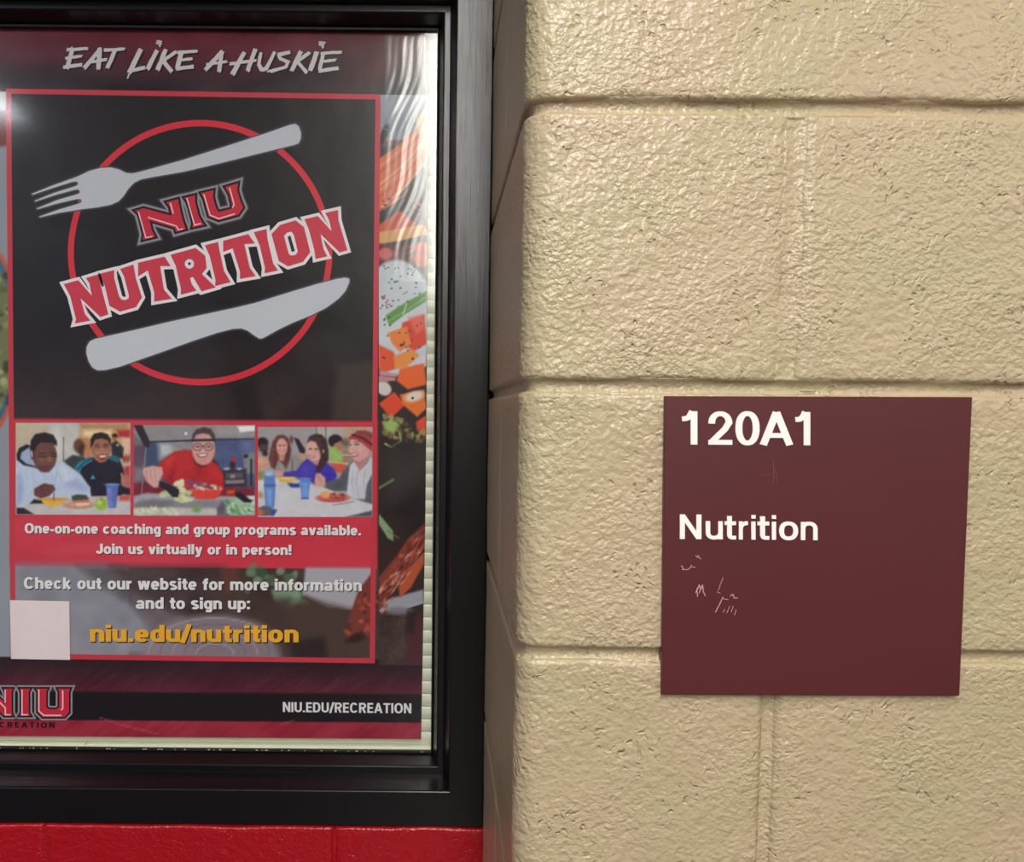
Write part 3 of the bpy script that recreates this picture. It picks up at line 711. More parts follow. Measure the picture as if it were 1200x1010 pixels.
F.poly([(444, 264), (470, 246), (490, 262), (503, 268), (503, 275), (444, 282)], (216, 92, 58), 1.2); F.poly([(444, 272), (500, 262), (503, 274), (470, 282), (444, 286)], (232, 170, 100), 1.2)
F.box(440, 286, 510, 308, (116, 46, 44), 2); F.noise(3.2, 34, ((Y > 284) & (Y < 310)).astype(float), (1.8, 1), -20)
F.ell(452, 297, 9, 7, (214, 108, 108), 1.5); F.ell(496, 290, 9, 7, (226, 108, 78), 1.5); F.ell(494, 304, 8, 8, (216, 96, 90), 1.5)
F.ell(466, 372, 46, 68, (206, 214, 222), 1.5); F.box(440, 340, 510, 400, (208, 215, 222), 6, .9); F.noise(18, 8, ((Y > 306) & (Y < 400)).astype(float))
F.ell(497, 300, 10, 12, (218, 100, 84), 2, 0, .9)
for k in range(46): F.ell(random.uniform(446, 500), random.uniform(310, 362), random.uniform(.7, 1.4), random.uniform(.6, 1.1), (44, 44, 60), .5, 0, .9)
for k in range(7): F.ell(random.uniform(446, 460), random.uniform(346, 360), 1.2, 1, (170, 50, 60), .5, 0, .9)
F.poly([(452, 370), (470, 358), (503, 340), (503, 352), (476, 368), (457, 382)], (104, 154, 82), 1); F.line([(456, 376), (480, 362), (503, 347)], 1.4, (158, 196, 132), 1, .8); F.line([(478, 356), (474, 368)], 1.5, (200, 225, 190), .8)
F.poly([(473, 378), (500, 368), (503, 402), (486, 412), (470, 396)], (226, 70, 50), 1.2); F.poly([(455, 390), (478, 382), (484, 402), (470, 412), (460, 402)], (240, 132, 58), 1.2); F.poly([(480, 372), (498, 368), (500, 384), (490, 392)], (244, 110, 84), 2, .8)
F.poly([(444, 404), (462, 412), (470, 430), (452, 436), (444, 432)], (232, 92, 50), 1.3); F.poly([(462, 418), (485, 408), (494, 416), (478, 430), (464, 432)], (240, 150, 74), 1.3); F.poly([(482, 430), (503, 412), (503, 428), (486, 440)], (222, 218, 228), 1.3)
F.ell(472, 404, 2, 1.5, (40, 30, 34), .7); F.ell(486, 420, 1.5, 1.5, (40, 30, 34), .7)
for k in range(20): F.ell(random.uniform(448, 500), random.uniform(372, 430), 1.1, 1, (50, 30, 34), .5, 0, .8)
F.poly([(444, 434), (466, 438), (464, 446), (446, 446)], (206, 150, 150), 1.2); F.line([(446, 440), (464, 442)], 1, (120, 60, 74), .8); F.poly([(470, 432), (500, 425), (503, 450), (480, 456), (466, 446)], (240, 106, 42), 1.3)
F.ell(450, 455, 10, 8, (222, 210, 208), 1.3, 30); F.ell(447, 444, 10, 3.5, (196, 140, 150), 1, 10)
F.poly([(444, 473), (463, 459), (477, 474), (459, 490)], (232, 76, 42), 1); F.poly([(470, 462), (500, 456), (503, 478), (492, 488), (474, 474)], (240, 118, 50), 1.2); F.ell(488, 464, 12, 6, (240, 220, 206), 2, -15); F.ell(486, 466, 1.6, 1.4, (30, 24, 24), .5)
F.poly([(490, 494), (503, 486), (503, 512), (492, 506)], (232, 82, 50), 1.2)
F.box(440, 492, 490, 510, (60, 52, 44), 4, .5)
for k in range(90):
    u_ = random.random(); xx = 450 + u_ * 52; yy = 494 + u_ * 14 + random.uniform(-8, 16)
    F.ell(xx, yy, random.uniform(1.5, 4), random.uniform(1.2, 3), random.choice([(150, 160, 90), (176, 160, 112), (96, 104, 60), (58, 56, 38), (130, 96, 66)]), 1, random.uniform(0, 90), .8)
F.ell(459, 499, 8, 7, (164, 190, 112), 2); F.line([(452, 520), (460, 524), (472, 516), (470, 508)], 2, (186, 196, 130), 1); F.poly([(466, 516), (503, 524), (503, 600), (446, 600), (450, 530)], (46, 40, 38), 5, .9)
F.noise(18, 8, ((Y > 520) & (Y < 620)).astype(float)); F.ell(478, 556, 18, 26, (74, 66, 64), 12, 30, .5); F.ell(490, 600, 20, 26, (30, 22, 24), 10, 0, .6)
F.line([(444, 572), (462, 562)], 3, (120, 150, 104), 1.2, .8); F.poly([(444, 602), (462, 622), (463, 634), (456, 631), (444, 614)], (138, 166, 124), .9); F.line([(456, 622), (469, 630)], 1.4, (128, 110, 70), .8)
F.box(440, 636, 510, 700, (58, 36, 34), 6, .7)
F.ell(430, 648, 96, 68, (158, 160, 170), 1.6, 0, .0)
F.poly([(444, 705), (503, 690), (503, 706), (480, 712), (444, 716)], (160, 162, 174), 1.5); F.line([(444, 716), (480, 712), (503, 705)], 1.6, (196, 188, 194), 1); F.ell(470, 716, 18, 5, (130, 126, 134), 2)
F.poly([(444, 676), (466, 652), (482, 630), (503, 612), (503, 640), (476, 676), (444, 716)], (132, 62, 52), 1.2)
F.poly([(470, 690), (482, 664), (503, 646), (503, 660), (486, 688), (472, 700)], (186, 88, 54), 1.4)
for k in range(110):
    u_ = random.random(); xx = 446 + u_ * 56; yy = 706 - u_ * 78 + random.uniform(-20, 18)
    F.ell(xx, yy, random.uniform(2, 6), random.uniform(.6, 1.8), random.choice([(90, 34, 30), (214, 110, 88), (120, 44, 36), (232, 168, 150), (176, 70, 48), (56, 26, 24)]), .8, -50 + random.uniform(-14, 14), .75)
F.box(440, 720, 510, 785, (74, 58, 56), 5, .9); F.noise(16, 12, (Y > 720).astype(float)); F.noise(4, 8, (Y > 720).astype(float))
F.poly([(484, 722), (503, 718), (503, 779), (480, 779)], (86, 34, 46), 5, .8); F.poly([(482, 716), (494, 716), (490, 742), (480, 740)], (36, 26, 30), 3, .8)
F.build(YP - QL * 0.00012, 'food_picture', PO, warp=lambda x, y: (444 + (x - 444) * (px_r(y) - 444.3) / 59.0, y + (x - 444) / 59 * .6))
# red border lines
def frame_quads(tl, tr, br, bl, w):
    o4 = [tl, tr, br, bl]; i4 = [(tl[0] + w, tl[1] + w), (tr[0] - w, tr[1] + w), (br[0] - w, br[1] - w), (bl[0] + w, bl[1] - w)]
    return [[o4[k], o4[(k + 1) % 4], i4[(k + 1) % 4], i4[k]] for k in range(4)]
quads_obj(frame_quads((7.0, 103.8), (446.0, 110.5), (439.3, 777.3), (12.6, 771.5), 6.0), YP - QL * 0.00025, 'border_line', ink((205, 60, 76)), PO)
# ring
ro, ri = arc(234.5, 296, 155, 155.5, 0, 360, 97), arc(234.5, 296, 148, 148, 0, 360, 97)
quads_obj([[ro[i], ro[i + 1], ri[i + 1], ri[i]] for i in range(96)], YP - QL * 0.00025, 'plate_ring', ink((222, 50, 66)), PO)
fork = [(37, 227), (62, 217), (90, 207), (105, 200), (118, 196.5), (130, 196), (140, 198.5), (148, 202.5), (156, 203), (170, 199.5), (215, 187), (262, 172), (310, 156.5), (340, 146), (346, 144.8), (350.5, 148), (353, 156), (352.5, 163), (350, 168), (345, 170), (310, 178.5), (262, 190.5), (215, 201.5), (180, 207.5), (165, 210.5), (157, 214.5), (150, 222), (145, 230), (139, 236), (130, 240), (115, 243), (95, 245.5), (70, 249.5), (46.5, 255),
        (46, 253.5), (70, 245), (92, 238.5), (95.5, 236.5), (94.5, 233.5), (90, 233.5), (66, 239), (43.5, 245.5), (43, 244), (66, 234.5), (90, 227.5), (93.5, 225.5), (92.5, 222.5), (88, 222.5), (64, 229), (41, 236.5), (40.5, 235), (64, 225.5), (88, 218), (91.5, 216), (90.5, 213), (86, 213), (62, 220.5), (38, 228.5)]
knife = [(101, 414), (101.5, 406), (105, 400), (111, 397), (122, 394.5), (160, 386), (200, 376.5), (240, 368), (275, 360.5), (300, 354.5), (335, 343.5), (370, 333), (395, 326.5), (405, 325), (409.5, 326.5), (409.5, 331), (405, 341), (397, 350), (382, 361), (365, 369.5), (345, 377.5), (325, 387), (308, 396.5), (304, 397), (299, 394), (290, 387.5), (283, 385), (273, 385.5), (255, 390), (225, 400), (190, 412.5), (160, 423), (140, 430), (122, 434), (114, 434), (108, 430.5), (103.5, 423)]
def soft(poly, name, c1, c2):
    polys_obj([offset_poly(poly, 2.6, 1.2)], YP - QL * 0.00028, 'cutlery_shadow', ink((48, 45, 53)), PO)
    polys_obj([offset_poly(poly, 1.3, 1.2)], YP - QL * 0.0004, 'cutlery_shadow', ink(c2), PO)
    o = polys_obj([offset_poly(poly, -0.2)], YP - QL * 0.0006, name, ink(c1), PO)
soft(knife, 'knife_picture', (206, 208, 218), (84, 82, 92)); soft(fork, 'fork_picture', (200, 202, 212), (80, 78, 88))

def cv(pts, k, ox, oy): return [(ox + x / k, oy + y / k) for x, y in pts]
# NIU word mark (tilted) : red letters, black and grey outlines, pink inner lines
n1 = [cv(p, 7.5, 140, 200) for p in (
    [(132, 350), (212, 327), (456, 392), (441, 320), (408, 275), (518, 246), (532, 330), (560, 440), (588, 515), (496, 540), (484, 503), (268, 440), (285, 520), (318, 582), (202, 610), (212, 560), (180, 430), (165, 380)],
    [(566, 236), (668, 212), (668, 280), (700, 400), (722, 440), (748, 478), (636, 502), (645, 460), (612, 330), (590, 270)],
    [(712, 196), (830, 168), (824, 230), (845, 310), (870, 360), (985, 332), (985, 300), (965, 210), (925, 142), (1045, 106), (1036, 170), (1060, 250), (1090, 325), (1045, 390), (872, 437), (783, 402), (760, 320), (742, 250)])]
hl1 = [cv(p, 7.5, 140, 200) for p in ([(166, 362), (232, 590), (290, 577)], [(250, 410), (500, 486), (518, 520), (560, 510)], [(446, 282), (474, 378)], [(592, 240), (660, 478), (716, 463)], [(742, 206), (796, 390), (875, 422), (1015, 378)], [(968, 148), (1008, 300), (992, 325)])]
def mark(polys, hls, tag_, wg, wb, hw):
    polys_obj(rings(polys, wg + 1.8), YP - QL * 0.00070, 'wordmark_glow', ink((66, 64, 70)), PO) if tag_ else None
    polys_obj(rings(polys, wg), YP - QL * 0.00080, 'wordmark_outline', ink((150, 150, 156)), PO)
    polys_obj(rings(polys, wb), YP - QL * 0.00092, 'wordmark_edge', ink((26, 14, 20)), PO)
    polys_obj([offset_poly(p, -0.3) for p in polys], YP - QL * 0.00104, 'wordmark', ink((206, 44, 66)), PO)
    q = []
    for h_ in hls: q += ribbon(h_, hw)
    quads_obj(q, YP - QL * 0.00116, 'wordmark_highlight', ink((250, 200, 208)), PO)
mark(n1, hl1, True, 4.6, 2.2, 1.5)
n2 = [cv(p, 8.0, 0, 780) for p in (
    [(-190, 212), (-92, 212), (48, 345), (46, 245), (30, 212), (126, 212), (112, 245), (112, 440), (126, 472), (36, 472), (-98, 345), (-98, 440), (-80, 472), (-190, 472), (-172, 440), (-172, 245)],
    [(178, 212), (290, 212), (272, 245), (272, 440), (292, 472), (176, 472), (196, 440), (196, 245)],
    [(325, 212), (452, 212), (436, 245), (436, 385), (458, 405), (530, 405), (552, 385), (552, 245), (536, 212), (664, 212), (650, 245), (650, 440), (606, 484), (400, 484), (350, 436), (350, 245)])]
hl2 = [cv(p, 8.0, 0, 780) for p in ([(-165, 225), (-165, 460), (-100, 460)], [(-60, 290), (50, 395), (50, 460), (100, 460)], [(48, 225), (48, 345)], [(206, 225), (206, 460), (262, 460)], [(364, 225), (364, 425), (412, 466), (576, 466)], [(588, 232), (588, 400), (572, 418)])]
mark(n2, hl2, False, 3.6, 1.6, 1.6)
# NUTRITION
k4 = (6.667, 60, 290); k5 = (6.316, 230, 225)
LET = [cv(p, *k4) for p in (
    [(100, 287), (212, 257), (318, 378), (300, 280), (272, 240), (364, 212), (445, 522), (385, 542), (228, 395), (262, 520), (305, 570), (186, 592), (195, 560), (150, 380)],
    [(384, 205), (492, 178), (490, 235), (530, 385), (550, 408), (580, 412), (606, 398), (608, 375), (570, 225), (540, 168), (642, 134), (660, 240), (708, 390), (662, 465), (538, 500), (456, 455), (420, 300)],
    [(680, 120), (885, 72), (932, 145), (850, 145), (880, 330), (940, 400), (806, 422), (806, 350), (755, 178), (680, 224)])]
LET += [[(200, 298.7), (229, 290.6), (240.3, 299.6), (242, 314), (236.4, 321.2), (252.5, 336.5), (236.2, 341.3), (226.5, 324.5), (222.5, 325.5), (224.5, 333), (230, 340.5), (211.8, 345.2), (212.3, 339), (206, 311)],
        [(240.3, 287.5), (255.4, 283.8), (257, 293), (262.5, 318), (270, 330.5), (252.2, 335), (252.8, 328), (246, 300)]]
LET += [cv(p, *k5) for p in (
    [(200, 362), (385, 312), (432, 380), (355, 385), (395, 560), (438, 622), (324, 642), (325, 590), (270, 415), (200, 442)],
    [(428, 298), (520, 275), (525, 340), (568, 530), (604, 580), (506, 600), (510, 560), (470, 395)],
    [(558, 312), (620, 245), (735, 211), (797, 260), (842, 445), (790, 516), (680, 549), (612, 510)],
    [(802, 202), (900, 179), (1003, 292), (985, 210), (957, 155), (1048, 134), (1052, 210), (1117, 430), (1062, 446), (918, 308), (940, 420), (968, 475), (884, 494), (875, 430), (835, 280)])]
polys_obj(rings(LET, 3.8), YP - QL * 0.00070, 'title_outline', ink((240, 234, 238)), PO)
polys_obj([offset_poly(p, 0.2) for p in LET], YP - QL * 0.00082, 'title_lettering', ink((214, 62, 82)), PO)
cnt = [cv([(650, 325), (672, 300), (705, 294), (722, 318), (752, 440), (735, 465), (700, 470), (684, 455)], *k5), arc(222, 309.2, 5.4, 5.6, 0, 345, 16)]
cnt2 = [cv([(676, 332), (696, 320), (729, 430), (722, 442), (706, 442)], *k5), arc(222, 309.0, 1.7, 1.8, 0, 330, 10)]
for p_ in cnt: polys_obj([p_], YP - QL * 0.00094, 'title_counter', ink((240, 234, 238)), PO)
for p_ in cnt2: polys_obj([p_], YP - QL * 0.00104, 'title_counter', ink((30, 24, 30)), PO)
gaps = [cv([(514, 178), (526, 205), (576, 375), (566, 380), (548, 350), (512, 200)], *k4)]
polys_obj(gaps, YP - QL * 0.00094, 'title_gap', ink((30, 24, 30)), PO)
# brush lettering
def brush(p, w, k, ox, oy):
    p = [np.array((ox + x / k, oy + y / k)) for x, y in p]; out = []
    for a_, b2 in zip(p[:-1], p[1:]):
        d = b2 - a_; L_ = np.linalg.norm(d); d = d / L_; n_ = np.array([-d[1], d[0]])
        w0 = w * random.uniform(.42, .56); w1 = w * random.uniform(.42, .56); N_ = 5; top = []; bot = []
        for i in range(N_ + 1):
            t = i / N_; ww = w0 * (1 - t) + w1 * t
            top.append(a_ + d * L_ * t + n_ * (ww + random.uniform(-.25, .35))); bot.append(a_ + d * L_ * t - n_ * (ww + random.uniform(-.25, .35)))
        st = [a_ - d * random.uniform(.4, 1.6) - n_ * w0 * .6, a_ - d * .2, a_ - d * random.uniform(.6, 2.0) + n_ * w0 * .5]
        en = [b2 + d * random.uniform(.6, 2.4) + n_ * w1 * .7, b2 + d * .2 + n_ * w1 * .1, b2 + d * random.uniform(.6, 2.8) - n_ * w1 * .6]
        out.append([tuple(q) for q in (top + en + bot[::-1] + st)])
    return out
c1 = (6.667, 60, 40); c2 = (6.667, 230, 40); B = []
for p, w in (([(168, 108), (125, 262)], 5.2), ([(125, 122), (285, 112)], 3.4), ([(115, 188), (235, 172)], 3.2), ([(98, 258), (238, 240)], 4.0),
             ([(385, 112), (262, 262)], 4.6), ([(380, 112), (368, 270)], 5.0), ([(285, 222), (428, 198)], 3.0), ([(415, 125), (570, 116)], 3.6), ([(500, 125), (440, 262)], 4.8),
             ([(700, 120), (612, 300)], 5.2), ([(610, 288), (728, 262)], 4.4), ([(825, 128), (755, 270)], 4.8), ([(826, 62), (858, 66)], 5.4), ([(848, 80), (850, 96)], 2.5),
             ([(895, 122), (832, 275)], 4.8), ([(975, 138), (872, 208)], 4.2), ([(872, 205), (940, 292)], 4.6), ([(1015, 150), (985, 262)], 5.0), ([(990, 145), (1140, 132)], 3.6), ([(990, 205), (1100, 192)], 3.2), ([(980, 272), (1110, 252)], 4.2), ([(608, 310), (600, 340)], 1.8)):
    B += brush(p, w, *c1)
for p, w in (([(205, 135), (75, 275)], 4.8), ([(200, 135), (178, 290)], 5.0), ([(80, 238), (235, 215)], 3.2), ([(375, 142), (285, 310)], 5.0), ([(462, 118), (402, 285)], 5.0), ([(265, 232), (465, 205)], 3.2),
             ([(505, 145), (488, 235), (510, 280), (548, 268), (612, 142)], 4.4), ([(730, 142), (645, 160), (655, 190), (718, 218), (700, 255), (585, 290)], 3.8), ([(815, 138), (745, 285)], 4.8), ([(885, 145), (775, 220)], 4.0), ([(790, 215), (862, 300)], 4.6),
             ([(942, 140), (892, 280)], 4.8), ([(962, 72), (998, 76)], 5.2), ([(985, 92), (990, 104)], 2.5), ([(990, 155), (965, 275)], 4.8), ([(975, 150), (1130, 140)], 3.6), ([(975, 215), (1085, 202)], 3.2), ([(962, 288), (1105, 265)], 4.2), ([(560, 290), (600, 284)], 2.6)):
    B += brush(p, w, *c2)
polys_obj([[(x + 2.2, y + 1.8) for x, y in p] for p in B], YP - QL * 0.00040, 'slogan_shadow', ink((30, 20, 26)), PO)
polys_obj(B, YP - QL * 0.00055, 'slogan_lettering', ink((214, 208, 210)), PO)
# set lines of text
def line_text(txt, x0, x1, yl, yr, cap, t, c, name, gap=.075, sh=(30, 20, 24), h=None, shd=(1.0, 1.1), lean=0):
    q = text_polys(txt, x0, x1, yl, yr, cap, t, h, gap, None, lean)
    if sh:
        quads_obj(q, YP - QL * 0.00040, name + '_shadow', ink(sh), PO, *shd)
    quads_obj(q, YP - QL * 0.00055, name, ink(c), PO)
WH = (240, 236, 238)
line_text('One-on-one coaching and group programs available.', 29, 423, 624.8, 627.3, 11.8, .275, WH, 'text_line', sh=(104, 22, 36))
line_text('Join us virtually or in person!', 112.5, 341.5, 648.8, 650.2, 11.8, .275, WH, 'text_line', sh=(104, 22, 36))
line_text('Check out our website for more information', 28, 424, 689.8, 692.5, 13.6, .265, WH, 'text_line')
line_text('and to sign up:', 159.5, 293, 713.3, 713.9, 13.6, .265, WH, 'text_line')
line_text('niu.edu/nutrition', 105.5, 350, 751.8, 752.6, 20.0, .27, (244, 178, 52), 'web_address', sh=(40, 24, 20), gap=.07, shd=(1.4, 1.3))
line_text('NIU.EDU/RECREATION', 331.5, 482, 834.2, 835.8, 11.6, .23, (236, 234, 236), 'web_address', sh=None, gap=.12)
line_text('RECREATION', -17.5, 64, 852.2, 853.0, 6.6, .26, (30, 8, 16), 'subtitle_lettering', sh=None, gap=.36)

# the three printed photographs
def people1():
    c = Canvas(18.5, 495.5, 152.8, 603, .75)
    def T(pts): return [(10 + x / 8, 485 + y / 8) for x, y in pts]
    def P(pts, col, so=.8, a=1): c.poly(T(pts), col, so, a)
    def E_(x, y, rx, ry, col, so=.8, ang=0, a=1): c.ell(10 + x / 8, 485 + y / 8, rx / 8, ry / 8, col, so, ang, a)
    def Ln(pts, w, col, so=.5, a=1): c.line(T(pts), w / 8, col, so, a)
    c.fill((204, 196, 184)); P([(60, 80), (380, 80), (380, 300), (60, 330)], (208, 192, 168), 6); P([(380, 80), (670, 80), (670, 440), (380, 440)], (206, 204, 200), 3)
    P([(670, 80), (1140, 80), (1140, 360), (670, 360)], (214, 164, 112), 4); P([(670, 90), (1100, 100), (1130, 150), (690, 150)], (178, 140, 116), 3, .8); P([(700, 150), (960, 150), (960, 210), (700, 215)], (250, 226, 176), 3)
    P([(1020, 150), (1140, 150), (1140, 225), (1030, 215)], (190, 56, 66), 2); P([(1060, 225), (1140, 225), (1140, 480), (1080, 470)], (232, 196, 168), 2); P([(1090, 490), (1140, 490), (1140, 760), (1060, 740)], (196, 60, 70), 2)
    for k in range(5): E_(1075 + k * 14, 410 + (k % 2) * 20, 8, 26, (150, 60, 50), 1)
    Ln([(515, 220), (515, 440)], 12, (96, 92, 88)); E_(440, 300, 60, 130, (228, 226, 222), 6)
    E_(700, 300, 80, 80, (196, 136, 96), 2); E_(660, 300, 50, 66, (112, 74, 58), 1.5); E_(690, 340, 34, 60, (70, 44, 40), 1.5); E_(745, 360, 40, 60, (206, 134, 96), 2); P([(520, 440), (600, 385), (700, 400), (760, 440), (700, 560), (540, 500)], (62, 68, 72), 1.5)
    E_(995, 205, 25, 22, (40, 30, 34), 1); E_(992, 235, 18, 20, (170, 110, 92), 1); P([(960, 280), (1010, 250), (1080, 320), (1070, 420), (970, 400)], (46, 48, 56), 1.2); E_(1022, 292, 12, 10, (220, 210, 200), 1)
    P([(620, 500), (760, 410), (900, 400), (1040, 420), (1080, 520), (1090, 700), (1060, 770), (780, 780), (700, 640)], (38, 32, 46), 1.2)
    P([(618, 505), (660, 450), (770, 405), (790, 440), (690, 500), (665, 580)], (48, 132, 158), 1); Ln([(650, 520), (700, 460), (770, 425)], 8, (38, 40, 56), .5); P([(930, 400), (1000, 385), (1045, 440), (1030, 460), (940, 425)], (44, 108, 130), 1)
    P([(765, 610), (790, 570), (815, 610)], (70, 168, 200), .7)
    E_(868, 320, 92, 142, (172, 114, 92), 1); P([(770, 320), (768, 240), (800, 185), (870, 172), (930, 190), (958, 240), (958, 300), (930, 245), (870, 228), (810, 240), (790, 290)], (46, 32, 34), 1)
    E_(835, 310, 22, 9, (110, 66, 58), 1); E_(908, 305, 22, 9, (110, 66, 58), 1); E_(878, 345, 20, 24, (188, 128, 104), 1.4); E_(838, 362, 22, 20, (200, 138, 114), 1.8, 0, .8); E_(922, 358, 18, 18, (198, 134, 112), 1.8, 0, .8)
    P([(835, 385), (925, 380), (905, 425), (870, 435), (845, 415)], (126, 48, 52), 1); P([(845, 390), (918, 386), (905, 408), (860, 412)], (244, 228, 222), .7); Ln([(815, 290), (850, 285)], 8, (60, 38, 36)); Ln([(892, 284), (928, 284)], 8, (60, 38, 36))
    P([(800, 420), (850, 460), (910, 455), (930, 430), (930, 470), (800, 480)], (40, 34, 48), 1)
    E_(1100, 630, 46, 66, (186, 118, 102), 1); Ln([(1060, 560), (1075, 640)], 20, (200, 134, 116)); P([(1060, 680), (1140, 700), (1140, 760), (1060, 750)], (34, 30, 44), 1)
    # man in the pale hoodie
    P([(70, 420), (110, 330), (180, 285), (240, 300), (280, 460), (420, 480), (470, 430), (560, 480), (680, 570), (765, 690), (775, 790), (580, 800), (300, 820), (180, 860), (70, 880)], (200, 212, 236), 1.2)
    P([(75, 380), (100, 320), (170, 285), (215, 300), (200, 340), (225, 470), (300, 520), (240, 500), (140, 480), (78, 430)], (34, 30, 42), 1); P([(120, 360), (195, 310), (215, 420), (250, 490), (170, 470), (110, 420)], (170, 184, 214), 1)
    P([(110, 540), (140, 640), (130, 820), (75, 860), (75, 600)], (158, 176, 220), 3, .8); P([(500, 640), (640, 600), (760, 690), (740, 730), (560, 700)], (172, 184, 222), 3, .8); P([(480, 480), (560, 520), (600, 620), (520, 640)], (222, 228, 242), 3, .8)
    for x in (160, 230, 330, 400, 470, 560): Ln([(x, 540), (x + 20, 640), (x - 10, 740)], 8, (180, 194, 226), 1.4, .6)
    Ln([(455, 520), (430, 720)], 5, (150, 164, 200), .8, .7)
    E_(340, 390, 112, 156, (118, 76, 70), 1.1); P([(205, 330), (208, 250), (250, 190), (340, 172), (420, 196), (455, 260), (452, 300), (400, 272), (300, 268), (262, 300), (240, 360), (215, 380)], (44, 32, 36), 1)
    E_(230, 390, 20, 40, (104, 64, 60), 1); Ln([(216, 350), (222, 400)], 10, (238, 236, 240)); P([(260, 470), (300, 540), (380, 545), (440, 440), (400, 520)], (92, 58, 56), 1.2, .8)
    E_(320, 398, 32, 8, (70, 42, 44), .9); E_(425, 395, 24, 8, (70, 42, 44), .9); Ln([(290, 372), (350, 366)], 9, (56, 36, 38)); Ln([(400, 368), (448, 372)], 9, (56, 36, 38)); E_(385, 425, 26, 26, (146, 98, 88), 1.3); E_(310, 430, 26, 18, (150, 100, 90), 2, 0, .8)
    E_(370, 482, 42, 11, (84, 46, 50), 1); E_(372, 478, 30, 4, (150, 92, 90), .8)
    P([(240, 760), (240, 700), (330, 650), (420, 665), (440, 710), (380, 770), (300, 795)], (112, 66, 68), 1); Ln([(300, 680), (340, 740)], 5, (90, 52, 56), .8, .6); Ln([(350, 668), (390, 730)], 5, (90, 52, 56), .8, .6)
    P([(75, 880), (220, 830), (420, 810), (780, 775), (1140, 770), (1140, 940), (250, 940)], (206, 204, 208), 1); P([(75, 880), (140, 880), (240, 940), (75, 940)], (44, 44, 50), 1); P([(200, 840), (240, 800), (320, 810), (330, 840)], (36, 36, 42), 1.2); P([(760, 775), (1000, 765), (1140, 800), (1140, 830), (900, 820)], (210, 180, 168), 2, .7)
    P([(1040, 765), (1140, 755), (1140, 815), (1040, 812)], (206, 92, 88), 1.5)
    P([(300, 795), (550, 795), (540, 815), (460, 870), (390, 878), (330, 850)], (240, 186, 84), 1); E_(425, 800, 125, 16, (226, 160, 76), 1); Ln([(425, 740), (425, 805)], 8, (70, 60, 70)); Ln([(340, 852), (450, 862)], 8, (250, 214, 130), 1, .7)
    E_(660, 855, 150, 34, (206, 150, 118), 1); E_(660, 846, 110, 20, (222, 178, 150), 1); P([(590, 770), (640, 755), (730, 760), (752, 790), (740, 815), (600, 815)], (66, 82, 66), 1); P([(600, 815), (760, 800), (765, 840), (620, 850)], (220, 120, 96), 1); P([(620, 835), (765, 828), (750, 856), (640, 862)], (240, 214, 196), 1)
    E_(868, 846, 58, 56, (164, 196, 74), 1); E_(850, 828, 22, 20, (206, 226, 130), 2); Ln([(868, 790), (872, 806)], 6, (90, 80, 50))
    P([(910, 660), (1035, 655), (1008, 880), (938, 882)], (96, 118, 196), 1); P([(925, 700), (960, 695), (975, 860), (945, 870)], (146, 164, 226), 2, .8); E_(972, 662, 60, 12, (140, 154, 216), 1); P([(930, 740), (1010, 740), (1000, 800), (940, 800)], (120, 106, 190), 2.4, .6)
    c.noise(7, 5); c.blur(1); c.noise(1.6, 4); return c
